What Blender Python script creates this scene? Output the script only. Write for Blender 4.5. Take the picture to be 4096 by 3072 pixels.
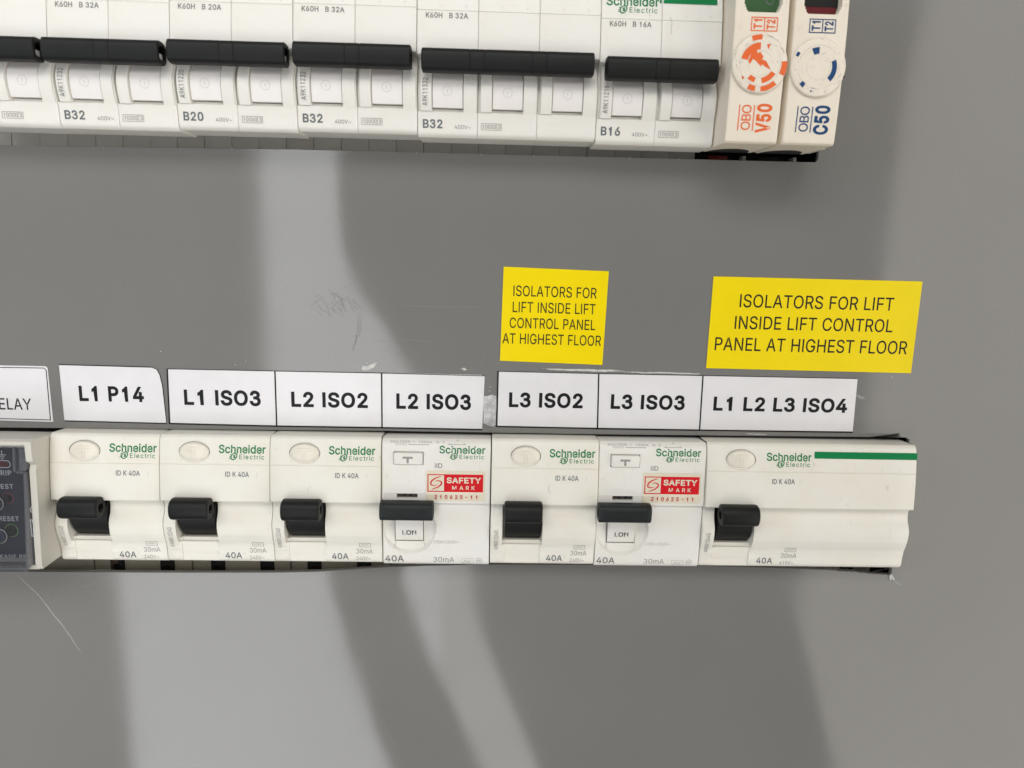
import bpy, bmesh, math, random
from mathutils import Vector, Matrix
random.seed(7)
for o in list(bpy.data.objects): bpy.data.objects.remove(o)
scene = bpy.context.scene
C = scene.collection
S = 0.001                      # everything below is written in millimetres
R = math.radians

# ------------------------------------------------------------------ camera
cam = bpy.data.cameras.new('camera'); camo = bpy.data.objects.new('camera', cam); C.objects.link(camo)
rot = Matrix(((0.9993626207182077, 0.030785977480398116, -0.018071411173792462),
              (-0.02678495468069335, 0.9813179892953862, 0.1905192118606777),
              (0.023599121042722215, -0.18991373693294808, 0.9815171185517724)))
right, fwd, up = rot.col[0], rot.col[1], rot.col[2]
camo.matrix_world = Matrix.Translation(Vector((143.07, -245.99, 108.79)) * S) @ Matrix((right, up, -fwd)).transposed().to_4x4()
cam.sensor_width = 36; cam.lens = 36 * 2957 / 4096
cam.clip_start = 0.01; cam.clip_end = 50
cam.dof.use_dof = True; cam.dof.focus_distance = 0.262; cam.dof.aperture_fstop = 20.0
scene.camera = camo

# ------------------------------------------------------------------ light and exposure
w = bpy.data.worlds.new('World'); scene.world = w; w.use_nodes = True
bg = w.node_tree.nodes['Background']; bg.inputs[0].default_value = (1.0, .98, .95, 1); bg.inputs[1].default_value = 0.20
scene.view_settings.view_transform = 'Standard'; scene.view_settings.look = 'None'
scene.view_settings.exposure = 0.23; scene.view_settings.gamma = 1
def area(name, loc, target, sx, sy, power, col):
    l = bpy.data.lights.new(name, 'AREA'); l.shape = 'RECTANGLE'; l.size = sx; l.size_y = sy; l.energy = power; l.color = col
    o = bpy.data.objects.new(name, l); C.objects.link(o); o.location = loc
    o.rotation_euler = (Vector(target) - Vector(loc)).to_track_quat('-Z', 'Y').to_euler(); return o
area('ceiling_lamp', (-.05, -1.25, 1.15), (.14, 0, .05), 1.5, .5, 10.8, (1, .972, .93))
area('side_softbox', (2.2, -1.6, -.5), (.14, 0, .05), 2.3, 3.8, 43, (1, .95, .87))  # added softbox; its reflection lightens the right side of the panel
area('left_lamp', (-1.3, -.9, .5), (.14, 0, .05), .6, .9, 4.2, (.86, .93, 1))

# ------------------------------------------------------------------ materials
def mat(name, col, rough=.5, var=.0, vscale=60, bump=0, bscale=900, coat=0, spec=.5, metal=0, var_col=None, emit=None, estr=0, sss=0):
    m = bpy.data.materials.new(name); m.use_nodes = True; nt = m.node_tree; b = nt.nodes['Principled BSDF']
    b.inputs['Base Color'].default_value = (*col, 1); b.inputs['Roughness'].default_value = rough
    b.inputs['Specular IOR Level'].default_value = spec; b.inputs['Metallic'].default_value = metal
    b.inputs['Coat Weight'].default_value = coat; b.inputs['Coat Roughness'].default_value = .06
    tc = nt.nodes.new('ShaderNodeTexCoord')
    if var:
        n = nt.nodes.new('ShaderNodeTexNoise'); n.inputs['Scale'].default_value = vscale; n.inputs['Detail'].default_value = 6; n.inputs['Roughness'].default_value = .62
        nt.links.new(tc.outputs['Object'], n.inputs['Vector'])
        r = nt.nodes.new('ShaderNodeValToRGB'); r.color_ramp.elements[0].position = .35; r.color_ramp.elements[1].position = .62
        vc = var_col or tuple(c * (1 - var) for c in col)
        r.color_ramp.elements[0].color = (*vc, 1); r.color_ramp.elements[1].color = (*col, 1)
        nt.links.new(n.outputs[0], r.inputs[0]); nt.links.new(r.outputs[0], b.inputs['Base Color'])
    if bump:
        n = nt.nodes.new('ShaderNodeTexNoise'); n.inputs['Scale'].default_value = bscale; n.inputs['Detail'].default_value = 3
        nt.links.new(tc.outputs['Object'], n.inputs['Vector'])
        bp = nt.nodes.new('ShaderNodeBump'); bp.inputs['Strength'].default_value = 1; bp.inputs['Distance'].default_value = bump
        nt.links.new(n.outputs[0], bp.inputs['Height']); nt.links.new(bp.outputs[0], b.inputs['Normal'])
    if emit: b.inputs['Emission Color'].default_value = (*emit, 1); b.inputs['Emission Strength'].default_value = estr
    return m
def thin(name, col, alpha, rough=.4, spec=.5):
    m = mat(name, col, rough, spec=spec); m.node_tree.nodes['Principled BSDF'].inputs['Alpha'].default_value = alpha; return m

def plastic(name, col, dirt):
    """off-white moulded plastic: fine grain, faint yellowing, a few dark specks of dirt"""
    m = mat(name, col, .42, var=.05, vscale=45, bump=.000012, bscale=2600, var_col=(col[0]*.96, col[1]*.945, col[2]*.90))
    nt = m.node_tree; b = nt.nodes['Principled BSDF']; tc = [n for n in nt.nodes if n.type == 'TEX_COORD'][0]
    ramp = [n for n in nt.nodes if n.type == 'VALTORGB'][0]
    mp = nt.nodes.new('ShaderNodeMapping'); mp.inputs['Scale'].default_value = (1, 1, .35); nt.links.new(tc.outputs['Object'], mp.inputs[0])
    n = nt.nodes.new('ShaderNodeTexNoise'); n.inputs['Scale'].default_value = 520; n.inputs['Detail'].default_value = 5; n.inputs['Roughness'].default_value = .7
    nt.links.new(mp.outputs[0], n.inputs['Vector'])
    n2 = nt.nodes.new('ShaderNodeTexNoise'); n2.inputs['Scale'].default_value = 70; n2.inputs['Detail'].default_value = 3; nt.links.new(tc.outputs['Object'], n2.inputs['Vector'])
    r = nt.nodes.new('ShaderNodeMapRange'); r.inputs[1].default_value = .60; r.inputs[2].default_value = .72; nt.links.new(n.outputs[0], r.inputs[0])
    r2 = nt.nodes.new('ShaderNodeMapRange'); r2.inputs[1].default_value = .50; r2.inputs[2].default_value = .68; nt.links.new(n2.outputs[0], r2.inputs[0])
    mu = nt.nodes.new('ShaderNodeMath'); mu.operation = 'MULTIPLY'; nt.links.new(r.outputs[0], mu.inputs[0]); nt.links.new(r2.outputs[0], mu.inputs[1])
    mu2 = nt.nodes.new('ShaderNodeMath'); mu2.operation = 'MULTIPLY'; mu2.inputs[1].default_value = dirt; nt.links.new(mu.outputs[0], mu2.inputs[0])
    mx = nt.nodes.new('ShaderNodeMixRGB'); mx.inputs[2].default_value = (.30, .27, .21, 1)
    nt.links.new(mu2.outputs[0], mx.inputs[0]); nt.links.new(ramp.outputs[0], mx.inputs[1]); nt.links.new(mx.outputs[0], b.inputs['Base Color'])
    return m

M = {}
M['white'] = plastic('plastic_ivory', (.80, .782, .725), .5)
M['white_new'] = plastic('plastic_white', (.80, .79, .765), .3)
M['white_top'] = plastic('plastic_breaker', (.81, .80, .77), .55)
M['cream'] = plastic('plastic_cream', (.84, .77, .67), .4)
M['toggle_white'] = mat('toggle_white', (.85, .82, .80), .33, var=.03, vscale=80, bump=.000006, bscale=1500)
M['toggle_line'] = mat('toggle_line', (.62, .59, .57), .5)
M['button'] = mat('test_button_plastic', (.80, .755, .66), .3, var=.04, vscale=300)
M['button_line'] = mat('button_line', (.55, .50, .41), .5)
M['grey_plastic'] = plastic('plastic_grey', (.56, .53, .47), .4)
M['grey_shaded'] = plastic('plastic_shaded_grey', (.40, .37, .31), .6)  # plastic darkened so its colour carries the shade below the row
M['grey_side'] = plastic('plastic_light_grey', (.60, .585, .54), .3)
M['black'] = mat('black_plastic', (.0075, .0082, .0085), .5, spec=.28, var=.3, vscale=200, bump=.000012, bscale=3000)
M['black_iid'] = mat('charcoal_plastic', (.017, .021, .022), .5, spec=.28, var=.2, vscale=200, bump=.00001, bscale=3000)
M['void'] = mat('dark_recess', (.006, .006, .006), .8)  # near-black stands in for shade in the interior and openings it fills
M['panel'] = None
M['ink'] = mat('grey_ink', (.17, .17, .175), .6, spec=.15)
M['ink_bold'] = mat('grey_bold_ink', (.15, .165, .18), .6, spec=.15)
M['ink_faint'] = mat('faint_ink', (.30, .30, .29), .6, spec=.15)
M['ink_vfaint'] = mat('worn_ink', (.48, .47, .45), .6, spec=.15)
M['black_ink'] = mat('black_ink', (.014, .014, .016), .4, spec=.15)
M['green'] = mat('green_ink', (.002, .20, .060), .5, spec=.15)
M['orange'] = mat('orange_ink', (.80, .155, .045), .5, spec=.15)
M['blue'] = mat('navy_ink', (.018, .065, .18), .5, spec=.15)
M['red'] = mat('red_ink', (.62, .012, .02), .4, spec=.15)
M['red_text'] = mat('red_number_ink', (.50, .02, .04), .5, spec=.15)
M['label_white'] = mat('label_vinyl', (.775, .765, .785), .27, var=.05, vscale=60, bump=.00006, bscale=55)
M['yellow'] = mat('yellow_vinyl', (.90, .695, .0), .38, spec=.25, var=.04, vscale=60, bump=.00005, bscale=50)
M['sticker'] = mat('sticker_beige', (.74, .68, .54), .4, var=.05, vscale=200)
M['screw'] = mat('dark_metal', (.05, .045, .04), .35, metal=.8)
M['button_navy'] = mat('button_navy', (.012, .022, .055), .25)
M['navy_plate'] = mat('navy_faceplate', (.020, .024, .048), .35, var=.2, vscale=120)
M['plate_white'] = mat('faceplate_print', (.72, .72, .75), .5)
M['paper'] = mat('torn_paper', (.60, .60, .61), .8, var=.45, vscale=330, bump=.00005, bscale=600)
M['chip'] = mat('bare_fibre', (.62, .62, .60), .8, var=.3, vscale=700)
M['dark_cloth'] = mat('dark_cloth', (.03, .03, .035), .9)
M['rust_brown'] = mat('brown_insert', (.10, .06, .035), .5)
M['rust'] = mat('red_brown_plastic', (.22, .012, .006), .5)
M['green_flag'] = mat('green_indicator', (.045, .115, .045), .25, coat=.6)
M['wine'] = mat('dark_red_indicator', (.12, .004, .008), .3, coat=.5)

def panel_material():
    m = bpy.data.materials.new('grey_painted_panel'); m.use_nodes = True; nt = m.node_tree; b = nt.nodes['Principled BSDF']
    tc = nt.nodes.new('ShaderNodeTexCoord')
    n = nt.nodes.new('ShaderNodeTexNoise'); n.inputs['Scale'].default_value = 14; n.inputs['Detail'].default_value = 5; nt.links.new(tc.outputs['Object'], n.inputs['Vector'])
    r = nt.nodes.new('ShaderNodeValToRGB'); r.color_ramp.elements[0].position = .3; r.color_ramp.elements[1].position = .7
    r.color_ramp.elements[0].color = (.190, .187, .180, 1); r.color_ramp.elements[1].color = (.204, .201, .194, 1)
    nt.links.new(n.outputs[0], r.inputs[0])
    gn = nt.nodes.new('ShaderNodeTexNoise'); gn.inputs['Scale'].default_value = 2600; gn.inputs['Detail'].default_value = 2; nt.links.new(tc.outputs['Object'], gn.inputs['Vector'])
    gm = nt.nodes.new('ShaderNodeMapRange'); gm.inputs[1].default_value = .3; gm.inputs[2].default_value = .7; gm.inputs[3].default_value = .93; gm.inputs[4].default_value = 1.07; nt.links.new(gn.outputs[0], gm.inputs[0])
    gx = nt.nodes.new('ShaderNodeVectorMath'); gx.operation = 'SCALE'; nt.links.new(r.outputs[0], gx.inputs[0]); nt.links.new(gm.outputs[0], gx.inputs['Scale']); nt.links.new(gx.outputs[0], b.inputs['Base Color'])
    rr = nt.nodes.new('ShaderNodeTexNoise'); rr.inputs['Scale'].default_value = 38; rr.inputs['Detail'].default_value = 7; rr.inputs['Roughness'].default_value = .65; nt.links.new(tc.outputs['Object'], rr.inputs['Vector'])
    rm = nt.nodes.new('ShaderNodeMapRange'); rm.inputs[1].default_value = .35; rm.inputs[2].default_value = .7; rm.inputs[3].default_value = .04; rm.inputs[4].default_value = .105; nt.links.new(rr.outputs[0], rm.inputs[0]); nt.links.new(rm.outputs[0], b.inputs['Roughness'])
    b.inputs['Specular IOR Level'].default_value = .5
    n2 = nt.nodes.new('ShaderNodeTexNoise'); n2.inputs['Scale'].default_value = 11; n2.inputs['Detail'].default_value = 2; nt.links.new(tc.outputs['Object'], n2.inputs['Vector'])
    n3 = nt.nodes.new('ShaderNodeTexNoise'); n3.inputs['Scale'].default_value = 1500; n3.inputs['Detail'].default_value = 2; nt.links.new(tc.outputs['Object'], n3.inputs['Vector'])
    b1 = nt.nodes.new('ShaderNodeBump'); b1.inputs['Distance'].default_value = .00004; b1.inputs['Strength'].default_value = 1; nt.links.new(n2.outputs[0], b1.inputs['Height'])
    b2 = nt.nodes.new('ShaderNodeBump'); b2.inputs['Distance'].default_value = .000006; b2.inputs['Strength'].default_value = 1; nt.links.new(n3.outputs[0], b2.inputs['Height'])
    nt.links.new(b1.outputs[0], b2.inputs['Normal']); nt.links.new(b2.outputs[0], b.inputs['Normal'])
    return m
M['panel'] = panel_material()

def clear_material():
    m = bpy.data.materials.new('clear_cover'); m.use_nodes = True; nt = m.node_tree; nt.nodes.clear()
    o = nt.nodes.new('ShaderNodeOutputMaterial'); t = nt.nodes.new('ShaderNodeBsdfTransparent'); t.inputs[0].default_value = (.90, .91, .93, 1)
    g = nt.nodes.new('ShaderNodeBsdfGlossy'); g.inputs['Roughness'].default_value = .12
    d = nt.nodes.new('ShaderNodeBsdfDiffuse'); d.inputs[0].default_value = (.6, .6, .62, 1)
    lw = nt.nodes.new('ShaderNodeFresnel'); lw.inputs[0].default_value = 1.5
    a = nt.nodes.new('ShaderNodeMixShader'); b = nt.nodes.new('ShaderNodeMixShader'); b.inputs[0].default_value = .03
    nt.links.new(lw.outputs[0], a.inputs[0]); nt.links.new(t.outputs[0], a.inputs[1]); nt.links.new(g.outputs[0], a.inputs[2])
    nt.links.new(a.outputs[0], b.inputs[1]); nt.links.new(d.outputs[0], b.inputs[2]); nt.links.new(b.outputs[0], o.inputs[0])
    return m
M['clear'] = clear_material(); M['clear_rim_glint'] = clear_material(); M['clear_rim_glint'].node_tree.nodes['Mix Shader.001'].inputs[0].default_value = .30  # rim copy whitened to stand in for highlights along the cover edges

# ------------------------------------------------------------------ builders
def link(name, me, m, parent=None, smooth=None):
    o = bpy.data.objects.new(name, me); C.objects.link(o)
    if m: me.materials.append(m if not isinstance(m, str) else M[m])
    if smooth:
        for p in me.polygons: p.use_smooth = True
        me.set_sharp_from_angle(angle=R(smooth))
    if parent: o.parent = parent
    return o
def raw(name, verts, faces, m, parent=None, smooth=None):
    me = bpy.data.meshes.new(name); me.from_pydata([(x*S, y*S, z*S) for x, y, z in verts], [], faces); me.update()
    bm = bmesh.new(); bm.from_mesh(me); bmesh.ops.recalc_face_normals(bm, faces=bm.faces); bm.to_mesh(me); bm.free()
    return link(name, me, m, parent, smooth)
def thing(name, label, cat, loc, group=None):
    o = bpy.data.objects.new(name, None); C.objects.link(o); o.location = Vector(loc)*S; o.empty_display_size = .01
    o['label'] = label; o['category'] = cat
    if group: o['group'] = group
    return o
def tag(o, label, cat, group=None):
    o['label'] = label; o['category'] = cat
    if group: o['group'] = group
    return o
def box(name, x0, x1, y0, y1, z0, z1, m, parent=None, bev=0):
    bm = bmesh.new(); bmesh.ops.create_cube(bm, size=1)
    for v in bm.verts: v.co = Vector(((x0+x1)/2 + v.co.x*(x1-x0), (y0+y1)/2 + v.co.y*(y1-y0), (z0+z1)/2 + v.co.z*(z1-z0)))*S
    if bev: bmesh.ops.bevel(bm, geom=list(bm.edges), offset=bev*S, segments=2, affect='EDGES', profile=.5)
    me = bpy.data.meshes.new(name); bm.to_mesh(me); bm.free()
    return link(name, me, m, parent, 35 if bev else None)
def plate(name, poly, y, t, m, parent=None, pf=None, more=()):
    """closed outlines in x,z given real thickness t towards the viewer from depth y"""
    vs, fs = [], []
    for pl in (poly,) + tuple(more):
        n = len(pl); b = len(vs)
        f = (lambda x, z: y - pf(x, z)) if pf else (lambda x, z: y)
        vs += [(x, f(x, z)-t, z) for x, z in pl] + [(x, f(x, z), z) for x, z in pl]
        fs.append(tuple(range(b, b+n))); fs.append(tuple(range(b+2*n-1, b+n-1, -1)))
        fs += [(b+i, b+n+i, b+n+(i+1) % n, b+(i+1) % n) for i in range(n)]
    return raw(name, vs, fs, m, parent)
def rect(x0, x1, z0, z1): return [(x0, z0), (x1, z0), (x1, z1), (x0, z1)]
def frame(x0, x1, z0, z1, t): return [rect(x0, x1, z0, z0+t), rect(x0, x1, z1-t, z1), rect(x0, x0+t, z0+t, z1-t), rect(x1-t, x1, z0+t, z1-t)]
def stroke(pts, wd):
    """polyline with a varying width as quads"""
    out = []
    for i in range(len(pts)-1):
        (x0, z0), (x1, z1) = pts[i], pts[i+1]; dx, dz = x1-x0, z1-z0; l = math.hypot(dx, dz) or 1
        nx, nz = -dz/l, dx/l
        w0 = wd if isinstance(wd, (int, float)) else wd[i]; w1 = wd if isinstance(wd, (int, float)) else wd[i+1]
        out.append([(x0-nx*w0/2, z0-nz*w0/2), (x1-nx*w1/2, z1-nz*w1/2), (x1+nx*w1/2, z1+nz*w1/2), (x0+nx*w0/2, z0+nz*w0/2)])
    return out
def band(pts, wd):
    """polyline stroke as ONE polygon"""
    L, Rr = [], []
    for i, (x, z) in enumerate(pts):
        a = pts[max(0, i-1)]; b = pts[min(len(pts)-1, i+1)]; dx, dz = b[0]-a[0], b[1]-a[1]; l = math.hypot(dx, dz) or 1
        q = wd if isinstance(wd, (int, float)) else wd[i]
        L.append((x-dz/l*q/2, z+dx/l*q/2)); Rr.append((x+dz/l*q/2, z-dx/l*q/2))
    return L, Rr
def ribbon(name, pts, wd, y, m, parent, pf=None, t=.03, closed=False):
    L, Rr = band(pts, wd); f = (lambda x, z: y-t-pf(x, z)) if pf else (lambda x, z: y-t)
    vs = [(x, f(x, z), z) for x, z in L] + [(x, f(x, z), z) for x, z in Rr]; n = len(pts)
    fs = [(i, i+1, n+i+1, n+i) for i in range(n-1)]
    return raw(name, vs, fs, m, parent)
def arc(cx, cz, r0, r1, a0, a1, n=8):
    A = [R(a0 + (a1-a0)*i/n) for i in range(n+1)]
    return [(cx+r1*math.cos(a), cz+r1*math.sin(a)) for a in A] + [(cx+r0*math.cos(a), cz+r0*math.sin(a)) for a in reversed(A)]
def lines(breaks, step):
    out = set()
    bs = sorted(breaks)
    for a, b in zip(bs, bs[1:]):
        n = max(1, int(math.ceil((b-a)/step)))
        for i in range(n+1): out.add(round(a+(b-a)*i/n, 4))
    return sorted(out)
def hf(name, xs, zs, f, yback, m, parent, smooth=32, toprun=None):
    """moulded block whose front relief is p=f(x,z) towards the viewer (y=-p), closed to depth yback"""
    nx, nz = len(xs), len(zs); vs = []; fs = []
    for z in zs:
        for x in xs: vs.append((x, -f(x, z), z))
    for j in range(nz-1):
        for i in range(nx-1): fs.append((j*nx+i, j*nx+i+1, (j+1)*nx+i+1, (j+1)*nx+i))
    ring = [i for i in range(nx)] + [j*nx+nx-1 for j in range(1, nz)] + [(nz-1)*nx+i for i in range(nx-2, -1, -1)] + [j*nx for j in range(nz-2, 0, -1)]
    b = len(vs)
    for r in ring:
        x, y, z = vs[r]
        if toprun and z >= zs[-1]-1e-6: z = z - toprun
        vs.append((x, yback, z))
    n = len(ring)
    for k in range(n): fs.append((ring[k], ring[(k+1) % n], b+(k+1) % n, b+k))
    fs.append(tuple(range(b+n-1, b-1, -1)))
    return raw(name, vs, fs, m, parent, smooth)
def loft(name, sec, stations, m, parent, cy=0, cz=0, smooth=40):
    """section (y,z) swept along x; stations (x, scale); ends closed"""
    vs, fs = [], []; n = len(sec)
    for x, s in stations: vs += [(x, cy+y*s, cz+z*s) for y, z in sec]
    for k in range(len(stations)-1):
        for i in range(n): fs.append((k*n+i, k*n+(i+1) % n, (k+1)*n+(i+1) % n, (k+1)*n+i))
    fs.append(tuple(range(n-1, -1, -1))); fs.append(tuple(range((len(stations)-1)*n, len(stations)*n)))
    return raw(name, vs, fs, m, parent, smooth)
def superell(a, b, e, n=28):
    out = []
    for i in range(n):
        t = 2*math.pi*i/n; c, s = math.cos(t), math.sin(t)
        out.append((a*math.copysign(abs(c)**(2/e), c), b*math.copysign(abs(s)**(2/e), s)))
    return out
def disc(name, cx, cz, rx, rz, y, t, m, parent, n=40, dome=0, bev=.25):
    """raised button with a soft rim, optionally domed"""
    vs, fs = [], []; rings = [(1, 0), (1, t-bev), (1-bev/rx*.4, t-bev*.3), (1-bev/rx, t), (.75, t+dome*.45), (.5, t+dome*.75), (.25, t+dome*.95)]
    for s, h in rings: vs += [(cx+rx*s*math.cos(2*math.pi*i/n), y-h, cz+rz*s*math.sin(2*math.pi*i/n)) for i in range(n)]
    for k in range(len(rings)-1):
        for i in range(n): fs.append((k*n+i, k*n+(i+1) % n, (k+1)*n+(i+1) % n, (k+1)*n+i))
    vs.append((cx, y-t-dome, cz)); c = len(vs)-1; k = len(rings)-1
    for i in range(n): fs.append((k*n+i, k*n+(i+1) % n, c))
    fs.append(tuple(range(n-1, -1, -1)))
    return raw(name, vs, fs, m, parent, 50)

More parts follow.
